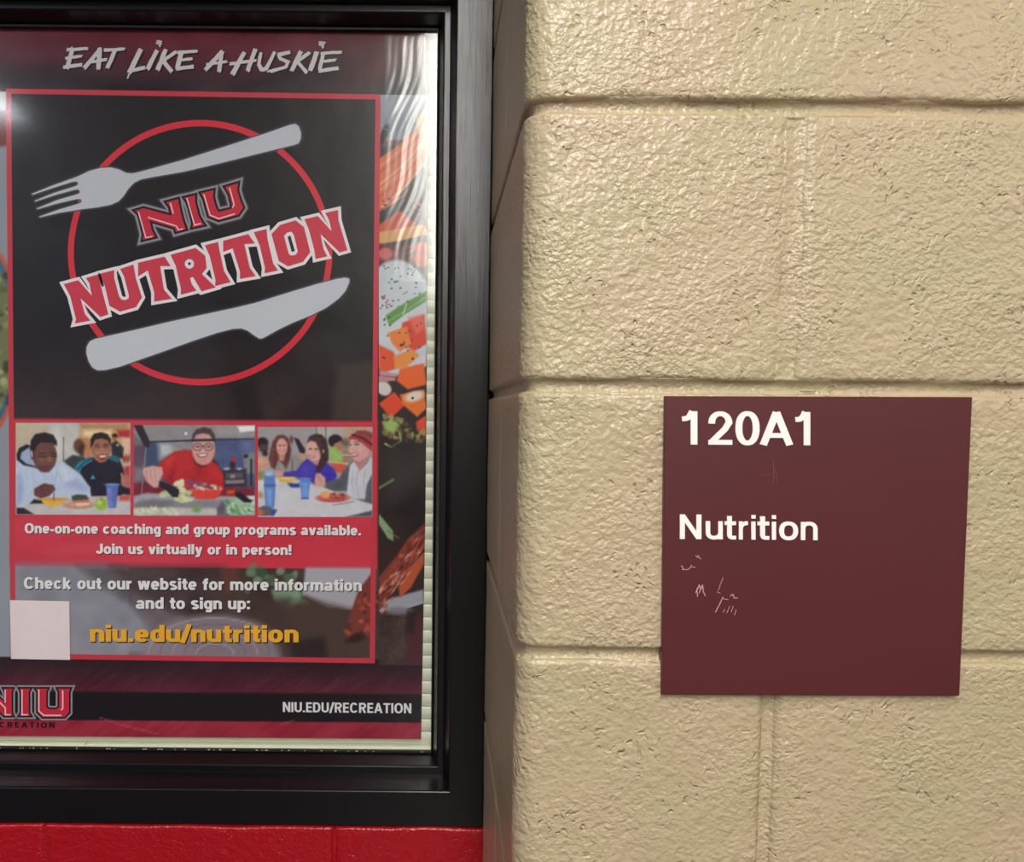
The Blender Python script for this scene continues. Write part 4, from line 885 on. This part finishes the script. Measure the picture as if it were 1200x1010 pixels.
def people2():
    c = Canvas(156.5, 498.0, 298.8, 604.4, .75)
    def T(pts): return [(150 + x / 8, 485 + y / 8) for x, y in pts]
    def P(pts, col, so=.8, a=1): c.poly(T(pts), col, so, a)
    def E_(x, y, rx, ry, col, so=.8, ang=0, a=1): c.ell(150 + x / 8, 485 + y / 8, rx / 8, ry / 8, col, so, ang, a)
    def Ln(pts, w, col, so=.5, a=1): c.line(T(pts), w / 8, col, so, a)
    c.fill((92, 98, 130)); P([(50, 95), (1190, 95), (1190, 240), (50, 280)], (156, 150, 154), 1.5); P([(820, 95), (1190, 95), (1190, 200), (840, 215)], (164, 160, 164), 2); P([(1025, 115), (1190, 110), (1190, 158), (1050, 172)], (248, 250, 252), 1.2)
    E_(542, 184, 12, 13, (250, 250, 250), .8); P([(50, 260), (170, 260), (160, 760), (50, 760)], (104, 82, 100), 4); P([(50, 180), (150, 290), (50, 300)], (120, 116, 124), 2); P([(50, 500), (150, 500), (140, 640), (50, 650)], (138, 128, 140), 4)
    P([(170, 270), (290, 270), (280, 470), (170, 500)], (70, 84, 116), 3); P([(285, 270), (520, 262), (500, 350), (300, 420)], (196, 200, 204), 4); P([(400, 262), (600, 255), (600, 340), (420, 350)], (150, 150, 154), 3)
    P([(820, 240), (1190, 240), (1190, 520), (860, 520)], (88, 98, 142), 3); P([(1060, 250), (1190, 250), (1190, 380), (1080, 360)], (122, 132, 176), 5, .7); P([(1080, 370), (1190, 360), (1190, 560), (1090, 560)], (138, 140, 148), 1.5); Ln([(1155, 430), (1155, 670)], 18, (50, 46, 56)); E_(1105, 395, 20, 18, (60, 40, 46), 1)
    P([(890, 520), (1110, 515), (1110, 680), (890, 690)], (58, 52, 62), 1.5); P([(920, 550), (1080, 548), (1080, 600), (920, 604)], (96, 96, 110), 1.5); P([(910, 620), (1090, 615), (1090, 650), (915, 655)], (150, 136, 140), 1.2); P([(960, 570), (1000, 568), (1000, 600), (960, 602)], (196, 140, 140), 1)
    E_(980, 480, 28, 38, (64, 44, 52), 1.2); E_(992, 425, 16, 24, (196, 56, 66), 1); E_(925, 515, 26, 12, (190, 190, 200), 1); E_(1045, 515, 24, 12, (190, 190, 200), 1)
    P([(50, 650), (420, 660), (900, 690), (1190, 690), (1190, 800), (50, 800)], (132, 44, 60), 3); P([(140, 640), (420, 640), (420, 740), (130, 740)], (128, 36, 50), 4)
    P([(780, 400), (840, 470), (890, 560), (800, 560)], (50, 36, 44), 2)
    P([(280, 470), (340, 420), (440, 350), (540, 335), (620, 350), (760, 420), (850, 490), (890, 570), (905, 700), (880, 740), (600, 720), (420, 650), (340, 620), (310, 560)], (200, 44, 48), 1.2)
    P([(440, 480), (420, 640), (360, 620), (400, 560)], (150, 28, 38), 3, .8); P([(620, 500), (700, 480), (720, 620), (600, 640)], (170, 36, 42), 5, .7); P([(340, 440), (450, 370), (460, 400), (360, 500)], (222, 60, 58), 3, .7); P([(800, 480), (860, 540), (880, 640), (820, 600)], (216, 54, 54), 3, .7)
    P([(610, 400), (640, 460), (690, 485), (740, 470), (775, 410), (770, 440), (730, 490), (680, 498), (620, 460)], (54, 24, 34), .9)
    E_(708, 330, 108, 150, (222, 166, 158), 1.1); P([(600, 240), (600, 200), (640, 145), (710, 122), (780, 140), (815, 200), (820, 260), (795, 240), (760, 190), (700, 180), (640, 195), (615, 240)], (84, 66, 70), 1)
    P([(595, 236), (820, 232), (820, 256), (595, 260)], (56, 44, 54), .8); P([(150, 258), (600, 240), (600, 256), (215, 270)], (50, 46, 56), .8); P([(820, 232), (1190, 228), (1190, 240), (820, 252)], (66, 66, 84), .8)
    for x in (652, 755):
        c.line([(150 + (x + 42 * math.cos(a_)) / 8, 485 + (310 + 34 * math.sin(a_)) / 8) for a_ in np.linspace(0, 6.3, 17)], .8, (64, 54, 70), .45)
        E_(x, 306, 18, 8, (96, 66, 70), .9)
    Ln([(694, 300), (714, 300)], 6, (64, 54, 70)); E_(704, 345, 20, 18, (236, 184, 172), 1.2); E_(645, 370, 24, 20, (236, 168, 160), 1.8, 0, .8); E_(765, 368, 22, 20, (234, 164, 156), 1.8, 0, .8)
    P([(640, 375), (750, 370), (735, 400), (700, 412), (660, 402)], (156, 66, 74), .9); P([(652, 379), (742, 375), (725, 395), (680, 398)], (248, 240, 238), .7); E_(700, 440, 56, 26, (214, 152, 146), 2, 0, .8)
    P([(50, 100), (130, 95), (210, 270), (190, 320), (150, 300)], (54, 40, 52), 1); Ln([(168, 320), (120, 820)], 9, (150, 150, 160), .7)
    P([(135, 540), (150, 505), (230, 485), (320, 500), (330, 560), (300, 620), (280, 690), (240, 690), (215, 670), (170, 630)], (226, 176, 172), 1.1)
    for x in (185, 225, 262): Ln([(x - 15, 530), (x, 640)], 6, (186, 128, 128), .8, .7)
    P([(50, 770), (180, 740), (620, 770), (1190, 770), (1190, 950), (50, 950)], (176, 172, 182), 1.5); P([(60, 850), (130, 800), (880, 810), (840, 880), (60, 885)], (146, 144, 150), 2); P([(60, 850), (240, 800), (420, 830), (300, 900), (60, 890)], (118, 116, 124), 3, .7)
    P([(50, 880), (450, 880), (850, 890), (830, 950), (50, 950)], (208, 204, 198), 1.5)
    for k in range(60): E_(random.uniform(55, 480), random.uniform(885, 945), random.uniform(10, 26), random.uniform(8, 16), random.choice([(214, 218, 180), (236, 238, 220), (190, 200, 160), (226, 220, 210)]), 1, random.uniform(0, 90), .8)
    E_(645, 895, 40, 28, (120, 170, 100), 2); P([(830, 890), (880, 810), (960, 860), (940, 950), (840, 950)], (112, 102, 124), 1.5)
    P([(590, 700), (890, 700), (850, 780), (800, 800), (640, 798), (605, 760)], (234, 70, 60), 1); Ln([(600, 708), (880, 706)], 12, (246, 110, 96)); P([(520, 620), (560, 610), (740, 650), (720, 700), (590, 700)], (150, 70, 100), 1.5)
    for k in range(26): E_(random.uniform(620, 860), random.uniform(660, 705), random.uniform(14, 26), random.uniform(9, 16), random.choice([(232, 206, 180), (222, 190, 170), (240, 224, 206), (130, 66, 80)]), 1, 0, .85)
    for k in range(40):
        x, y = random.choice([(470, 660), (520, 690), (500, 750), (540, 770), (360, 750), (490, 800)]); E_(x + random.uniform(-40, 40), y + random.uniform(-40, 40), random.uniform(16, 34), random.uniform(14, 26), random.choice([(226, 226, 180), (206, 214, 160), (238, 236, 208)]), 1, 0, .9)
    P([(290, 630), (330, 640), (480, 710), (470, 780), (420, 780), (360, 720), (300, 680)], (40, 38, 48), .9)
    P([(910, 830), (1000, 790), (1190, 800), (1190, 940), (960, 950)], (176, 206, 176), 2)
    for k in range(30): E_(random.uniform(920, 1180), random.uniform(810, 940), random.uniform(14, 34), random.uniform(8, 18), random.choice([(120, 176, 120), (214, 228, 208), (230, 230, 226), (76, 140, 90)]), 1, random.uniform(0, 90), .8)
    P([(1000, 740), (1050, 730), (1170, 810), (1150, 830), (1090, 830), (1010, 770)], (40, 38, 48), .9); P([(925, 715), (1000, 712), (995, 750), (930, 755)], (236, 84, 50), 1.2); P([(1110, 770), (1190, 770), (1190, 800), (1140, 800)], (236, 236, 240), 1.2)
    c.noise(7, 5); c.blur(1); c.noise(1.6, 4); return c
def people3():
    c = Canvas(302.3, 500.2, 436.5, 605.8, .75)
    def T(pts): return [(295 + x / 8, 485 + y / 8) for x, y in pts]
    def P(pts, col, so=.8, a=1): c.poly(T(pts), col, so, a)
    def E_(x, y, rx, ry, col, so=.8, ang=0, a=1): c.ell(295 + x / 8, 485 + y / 8, rx / 8, ry / 8, col, so, ang, a)
    def Ln(pts, w, col, so=.5, a=1): c.line(T(pts), w / 8, col, so, a)
    c.fill((176, 172, 176)); P([(60, 120), (600, 120), (600, 420), (60, 420)], (168, 164, 168), 2); P([(590, 120), (860, 120), (860, 460), (590, 460)], (190, 184, 182), 1.5); Ln([(605, 120), (605, 230)], 16, (140, 136, 142)); Ln([(695, 120), (695, 240)], 14, (130, 124, 132))
    P([(850, 120), (1130, 120), (1130, 330), (860, 340)], (196, 168, 146), 2); P([(840, 330), (950, 330), (950, 460), (840, 460)], (166, 140, 120), 2); Ln([(840, 385), (940, 385)], 12, (216, 196, 176)); E_(880, 270, 40, 40, (120, 106, 92), 3)
    P([(740, 440), (900, 450), (860, 560), (760, 540)], (216, 96, 80), 1.5); P([(735, 440), (900, 460), (895, 475), (735, 455)], (230, 196, 160), 1)
    E_(785, 255, 68, 62, (44, 36, 44), 1.2); P([(770, 280), (840, 250), (860, 320), (820, 350), (770, 330)], (186, 130, 110), 1.3); P([(720, 320), (780, 300), (850, 400), (850, 460), (725, 430)], (162, 196, 106), 1.3); Ln([(740, 340), (840, 420)], 8, (196, 220, 150), 1, .7)
    E_(100, 270, 55, 50, (44, 36, 44), 1.3); E_(110, 320, 46, 40, (84, 64, 66), 1.5); E_(125, 370, 26, 30, (60, 50, 58), 1); P([(58, 400), (150, 400), (160, 500), (58, 520)], (214, 156, 130), 2); E_(90, 440, 50, 30, (230, 176, 150), 2)
    E_(430, 290, 40, 80, (176, 170, 180), 2); P([(395, 220), (440, 235), (505, 340), (490, 375), (450, 360)], (50, 38, 52), 1); E_(372, 240, 14, 30, (110, 50, 56), 1.5); P([(450, 380), (510, 375), (500, 440), (450, 440)], (230, 160, 130), 2)
    P([(190, 440), (260, 400), (400, 380), (470, 430), (480, 600), (230, 610)], (158, 152, 154), 1.4); Ln([(380, 430), (380, 560)], 12, (104, 100, 106), 1)
    P([(175, 330), (200, 250), (240, 200), (300, 195), (345, 230), (370, 330), (360, 420), (320, 520), (300, 480), (250, 430), (215, 520), (180, 500), (160, 420)], (112, 66, 62), 1.2)
    E_(283, 310, 53, 82, (228, 168, 156), 1.1); E_(264, 296, 9, 5, (80, 50, 54), .7); E_(304, 296, 9, 5, (80, 50, 54), .7); P([(258, 335), (312, 335), (298, 355), (272, 355)], (180, 60, 66), .8); P([(264, 338), (306, 338), (296, 348), (274, 348)], (250, 242, 240), .6); P([(230, 260), (250, 228), (300, 222), (335, 250), (330, 240), (290, 208), (245, 220)], (104, 62, 58), 1); P([(250, 385), (310, 385), (300, 440), (262, 440)], (214, 150, 138), 1.4)
    Ln([(195, 300), (190, 480)], 14, (140, 88, 78), 1.2, .7); Ln([(345, 300), (330, 440)], 12, (92, 52, 52), 1.2, .8)
    P([(290, 550), (420, 530), (480, 450), (520, 420), (600, 470), (700, 460), (770, 510), (800, 580), (770, 640), (600, 670), (540, 620), (420, 610), (300, 590)], (78, 62, 178), 1.2); P([(640, 470), (720, 470), (780, 560), (740, 620), (660, 600)], (66, 56, 190), 3, .8); P([(470, 480), (530, 440), (540, 560), (480, 600)], (94, 78, 196), 4, .6)
    P([(520, 260), (540, 210), (600, 185), (660, 195), (700, 240), (720, 340), (720, 430), (690, 480), (640, 545), (600, 540), (610, 470), (640, 420), (640, 300)], (70, 46, 54), 1.1)
    E_(580, 345, 68, 102, (230, 176, 164), 1.1, -12); P([(520, 270), (560, 220), (640, 225), (660, 330), (650, 400), (630, 330), (600, 262), (550, 250)], (84, 56, 60), 1.2); E_(548, 328, 12, 6, (64, 44, 50), .7); E_(604, 330, 13, 6, (64, 44, 50), .7); E_(566, 358, 12, 12, (238, 186, 172), 1)
    P([(535, 385), (600, 392), (580, 412), (548, 408)], (170, 60, 70), .8); P([(542, 389), (592, 395), (575, 403), (550, 402)], (250, 242, 240), .6); E_(672, 350, 9, 16, (226, 166, 150), .9)
    P([(575, 440), (630, 430), (620, 480), (590, 475)], (206, 146, 136), 1.2)
    P([(290, 535), (215, 530), (215, 575), (260, 592), (300, 570)], (222, 162, 150), 1)
    P([(680, 700), (700, 640), (820, 600), (880, 500), (960, 430), (1130, 400), (1130, 850), (1000, 800), (880, 720), (760, 725)], (98, 100, 112), 1.2); P([(840, 620), (900, 520), (930, 480), (900, 640), (780, 700)], (84, 86, 98), 3, .8)
    P([(920, 480), (960, 440), (1020, 520), (1080, 460), (1110, 400), (1130, 410), (1130, 560), (1080, 660), (1060, 800), (960, 795), (890, 750), (905, 600)], (212, 212, 222), 1.1)
    for x in (950, 990, 1060): Ln([(x, 540), (x - 10, 640), (x + 6, 770)], 10, (178, 180, 194), 1.4, .7)
    P([(960, 430), (1010, 540), (1090, 440), (1110, 370), (960, 380)], (198, 140, 140), 1.3)
    P([(915, 300), (930, 240), (1000, 215), (1090, 260), (1115, 350), (1090, 400), (1010, 445), (960, 430), (935, 400), (925, 360)], (226, 172, 170), 1.1); E_(1110, 365, 14, 30, (214, 150, 148), 1)
    P([(905, 225), (940, 190), (1000, 158), (1060, 152), (1130, 175), (1130, 350), (1090, 320), (1020, 260), (960, 238), (915, 240)], (176, 66, 70), 1); Ln([(945, 195), (1040, 225), (1130, 290)], 16, (60, 40, 50), .7); Ln([(990, 165), (1080, 185), (1135, 215)], 14, (90, 80, 76), .8); Ln([(915, 232), (980, 240), (1080, 300)], 10, (206, 96, 92), .7, .7)
    E_(985, 285, 20, 8, (96, 66, 74), .8); E_(925, 290, 8, 6, (96, 66, 74), .8); Ln([(960, 264), (1010, 262)], 7, (120, 78, 76)); P([(928, 375), (1005, 365), (985, 395), (950, 402)], (176, 62, 72), .9); P([(935, 378), (998, 370), (980, 386), (948, 390)], (250, 240, 240), .6); E_(1020, 350, 26, 24, (238, 168, 166), 2, 0, .8); E_(925, 340, 18, 20, (236, 180, 176), 1.2)
    P([(60, 620), (200, 600), (440, 640), (680, 690), (900, 780), (1130, 850), (1130, 965), (60, 965)], (216, 214, 222), 1); P([(60, 620), (240, 600), (260, 640), (60, 720)], (226, 222, 228), 3); P([(880, 965), (1130, 905), (1130, 965)], (86, 92, 98), 1.2)
    P([(590, 620), (600, 560), (640, 555), (690, 600), (690, 660), (640, 685), (590, 670)], (228, 170, 156), 1); Ln([(610, 580), (650, 630)], 6, (190, 126, 116), .8, .7)
    P([(240, 600), (400, 590), (420, 620), (380, 645), (270, 640)], (236, 186, 90), 1); E_(330, 602, 80, 12, (248, 214, 130), 1); P([(330, 650), (450, 640), (450, 690), (370, 690)], (58, 70, 160), 1); E_(415, 635, 40, 18, (206, 210, 190), 1.2)
    P([(450, 605), (550, 602), (530, 795), (468, 795)], (92, 136, 218), 1); P([(465, 640), (535, 640), (525, 780), (475, 780)], (130, 170, 236), 2, .8); Ln([(468, 793), (530, 793)], 10, (60, 84, 150), .8); E_(500, 606, 50, 10, (120, 140, 206), .8)
    P([(112, 545), (215, 545), (222, 680), (210, 880), (130, 880), (115, 680)], (96, 136, 206), 1); P([(135, 700), (195, 700), (190, 860), (145, 860)], (140, 180, 240), 2, .8); E_(162, 560, 46, 22, (186, 206, 234), 1.4); Ln([(115, 670), (222, 670)], 8, (60, 80, 140), .8); P([(60, 540), (115, 545), (110, 610), (60, 620)], (150, 144, 80), 2)
    E_(80, 760, 30, 30, (206, 150, 130), 2)
    P([(60, 880), (120, 860), (235, 900), (200, 955), (60, 955)], (92, 96, 120), 1.2); E_(80, 920, 40, 28, (216, 110, 80), 1.5); E_(140, 905, 36, 24, (112, 110, 96), 2); P([(190, 900), (236, 900), (210, 950), (180, 950)], (60, 80, 170), 1.2)
    E_(758, 790, 150, 38, (206, 74, 76), 1); E_(758, 782, 130, 28, (222, 110, 96), 1); E_(695, 755, 52, 34, (236, 176, 120), 1.2); 
    for k in range(20): E_(random.uniform(740, 870), random.uniform(745, 800), random.uniform(10, 20), random.uniform(7, 13), random.choice([(150, 66, 50), (190, 96, 66), (110, 60, 44), (216, 150, 110)]), .9, 0, .9)
    Ln([(765, 855), (960, 820)], 8, (130, 130, 144), .6)
    c.noise(7, 5); c.blur(1); c.noise(1.6, 4); return c
for fn in (people1, people2, people3):
    fn().build(YP - QL * 0.00030, 'photo_print', PO)

# clear laminating film that wrinkles at the upper right corner
M_FILM = M_GLASS.copy(); M_FILM.name = 'clear_film'
for n_ in M_FILM.node_tree.nodes:
    if n_.type == 'MAP_RANGE' and abs(n_.inputs['To Max'].default_value - 0.13) < 1e-4: n_.inputs['To Min'].default_value = 0.08; n_.inputs['To Max'].default_value = 0.30
vs = []; fs = []; nx_, ny_ = 70, 150
for j, y in enumerate(np.linspace(33, 330, ny_)):
    xr_ = float(px_r(y)) - 0.3
    for i in range(nx_):
        x = 450 + (xr_ - 450) * i / (nx_ - 1); u_ = (x - 450) / 50; v_ = (y - 33) / 297
        env = max(0, math.sin(PI * min(1, max(0, u_ * 0.98)))) ** 0.7 * max(0, math.sin(PI * v_)) ** 0.5 * (1 - 0.6 * v_)
        k_ = x + 0.22 * (y - 100) + 5 * math.sin(y * 0.05)
        h_ = 0.5 + 0.32 * math.sin(k_ * 0.30 + 0.8 * math.sin(y * 0.031)) + 0.16 * math.sin(k_ * 0.7 + y * 0.05 + 1) + 0.12 * math.sin(y * 0.21 + x * 0.1)
        vs.append(tuple(U(x, y, YP - 0.0004 - 0.00055 * env * h_)))
fs = [(j * nx_ + i, (j + 1) * nx_ + i, (j + 1) * nx_ + i + 1, j * nx_ + i + 1) for j in range(ny_ - 1) for i in range(nx_ - 1)]
o = mesh_obj('laminate_film', vs, fs, M_FILM, None, True); reparent(o, PO); o['label'] = 'wrinkled clear film at the upper right edge'
# plain white sticker
ST = [(11.5, 703.2), (81.2, 704.5), (82.0, 773.2), (13.0, 772.0)]
q = MB(); ngon_mb(q, ST, YP - 0.0015); o = q.build('sticker', M_STICK); tag(o, label='small square pinkish white sticker near the lower left corner of the poster', cat='sticker')
sd = o.modifiers.new('thick', 'SOLIDIFY'); sd.thickness = 0.0002; sd.offset = -1

# ------------------------------------------------------------------ door sign on the beige wall
SG = empty('room_sign', tuple(U(957, 815, -0.001)), label='square maroon room number sign with raised white lettering on beige block wall', cat='sign')
YS0, YS1 = -0.0012, -0.0040
cn = [(779, 464), (1139.2, 465.2), (1124.2, 815.3), (775.2, 813.8)]
F_ = plane_pts(cn, YS1); ins = plane_pts(offset_poly(cn, -0.8), YS1 - 0.0004); Bk = plane_pts(cn, YS0 + 0.0004)
vs = [tuple(v) for v in ins] + [tuple(v) for v in F_] + [tuple(v) for v in Bk]
for k in range(4): vs[8 + k] = (F_[k][0], YS0, F_[k][2])
fs = [(3, 2, 1, 0)] + [(k, (k + 1) % 4, 4 + (k + 1) % 4, 4 + k) for k in range(4)] + [(4 + k, 4 + (k + 1) % 4, 8 + (k + 1) % 4, 8 + k) for k in range(4)] + [(8, 9, 10, 11)]
o = mesh_obj('plate', vs, fs, M_SIGN); reparent(o, SG)
tp = [[(x, y) for x, y in p] for p in [[(800, 480), (1110, 480), (1100, 800), (800, 800)]]]
q = MB(); q.add(*box(F_[0][0] + .02, F_[1][0] - .03, YS0, 0.0016, F_[2][2] + .02, F_[0][2] - .02)); q.build('adhesive_tape', M_SIGNEDGE, SG)
def raised(polys, name):
    q = MB()
    for i_, p in enumerate(polys):
        A_ = plane_pts(p, YS1 - 0.0012 - (getattr(p, 'sid', i_) % 7) * 8e-6); n = len(A_); Bv = [(v[0], YS1 - 0.0002, v[2]) for v in A_]
        ar = sum(A_[i][0] * A_[(i + 1) % n][2] - A_[(i + 1) % n][0] * A_[i][2] for i in range(n)); o_ = list(range(n)) if ar > 0 else list(range(n))[::-1]
        q.add([tuple(v) for v in A_] + Bv, [o_] + [(o_[i], o_[i] + n, o_[(i + 1) % n] + n, o_[(i + 1) % n]) for i in range(n)])
    return q.build(name, M_SIGNTXT, SG)
raised(text_polys('120A1', 799.3, 949.5, 520.8, 521.8, 39.0, .20, .145, .1, [(799.3, 817.3), (830.3, 858.3), (862.0, 890.2), (891.2, 929.0), (932.2, 949.6)]), 'room_number')
raised(text_polys('Nutrition', 796.8, 958, 631.6, 633.0, 28.8, .185, .15, .1, [(796.8, 822.0), (827.1, 847.0), (849.2, 862.6), (866.0, 877.6), (880.6, 885.5), (887.8, 901.6), (904.6, 909.5), (913.2, 935.4), (938.6, 958.2)]), 'room_name')
scr = []
def sc(x0, y0, x1, y1, w): scr.extend(ribbon([(x0, y0), ((x0 + x1) / 2 + .3, (y0 + y1) / 2), (x1, y1)], w))
def s2(pts, w): 
    for (xa, ya), (xb, yb) in zip(pts[:-1], pts[1:]): sc(760 + xa / 3, 630 + ya / 3, 760 + xb / 3, 630 + yb / 3, w)
for p, w in (([(165, 62), (185, 75)], .6), ([(178, 60), (170, 72)], .5), ([(115, 98), (122, 108), (118, 112)], .6), ([(120, 112), (140, 112), (152, 96)], .6), ([(150, 102), (165, 104)], .6),
             ([(172, 208), (170, 185), (178, 165), (182, 185), (190, 165), (192, 190), (200, 205)], .8), ([(165, 195), (172, 175)], .7), ([(178, 195), (184, 170)], .7), ([(235, 262), (262, 208)], .8), ([(262, 140), (252, 165), (245, 185)], .5),
             ([(262, 215), (280, 218)], .6), ([(286, 205), (296, 198), (300, 212), (314, 212)], .7), ([(290, 200), (302, 205)], .8), ([(262, 262), (268, 250)], .5), ([(275, 265), (285, 240)], .5), ([(290, 262), (298, 240)], .5), ([(302, 272), (308, 252)], .5), ([(240, 190), (252, 195)], .5)): s2(p, w * 1.2)
o = quads_obj(scr, YS1 - 0.00055, 'scratches', M_SCRATCH, SG); o['label'] = 'pale scratches below the lettering'
scr = []
for p, w in (([(440, 270), (438, 350)], .6), ([(445, 300), (452, 345)], .5), ([(400, 322), (430, 318)], .5)): 
    for (xa, ya), (xb, yb) in zip(p[:-1], p[1:]): sc(760 + xa / 3, 450 + ya / 3, 760 + xb / 3, 450 + yb / 3, w)
quads_obj(scr, YS1 - 0.00055, 'scratches', M_SCUFF, SG)

# ------------------------------------------------------------------ ceiling lights (bodies)
ords = ['nearest', 'second', 'third', 'fourth', 'fifth', 'farthest']
names = [o_k + ' panel of the long ceiling light run leading away from the window' for o_k in ords] + ['bluish square ceiling light panel left of the window', 'narrow warm ceiling light panel right of the sign', 'narrow warm ceiling light panel farther back on the right']
M_DIFF = bpy.data.materials.new('lit_diffuser'); M_DIFF.use_nodes = True; b = M_DIFF.node_tree.nodes['Principled BSDF']; b.inputs['Emission Color'].default_value = (1, .97, .92, 1); b.inputs['Emission Strength'].default_value = 4.0
for (lx, ly, sx, sy, pw, c_), nm in zip(LIGHTS, names):
    e = empty('ceiling_light', (lx, ly, CEIL), label=nm, cat='light', group='recessed ceiling light panels')
    q = MB(); w_ = .02
    for bx in ((lx - sx / 2 - w_, lx + sx / 2 + w_, ly - sy / 2 - w_, ly - sy / 2), (lx - sx / 2 - w_, lx + sx / 2 + w_, ly + sy / 2, ly + sy / 2 + w_), (lx - sx / 2 - w_, lx - sx / 2, ly - sy / 2, ly + sy / 2), (lx + sx / 2, lx + sx / 2 + w_, ly - sy / 2, ly + sy / 2)):
        q.add(*box(*bx, CEIL - .02, CEIL))
    q.build('frame', M_METAL, e)
    q = MB(); q.add(*box(lx - sx / 2, lx + sx / 2, ly - sy / 2, ly + sy / 2, CEIL - .012, CEIL - .004)); q.build('diffuser', M_DIFF, e)
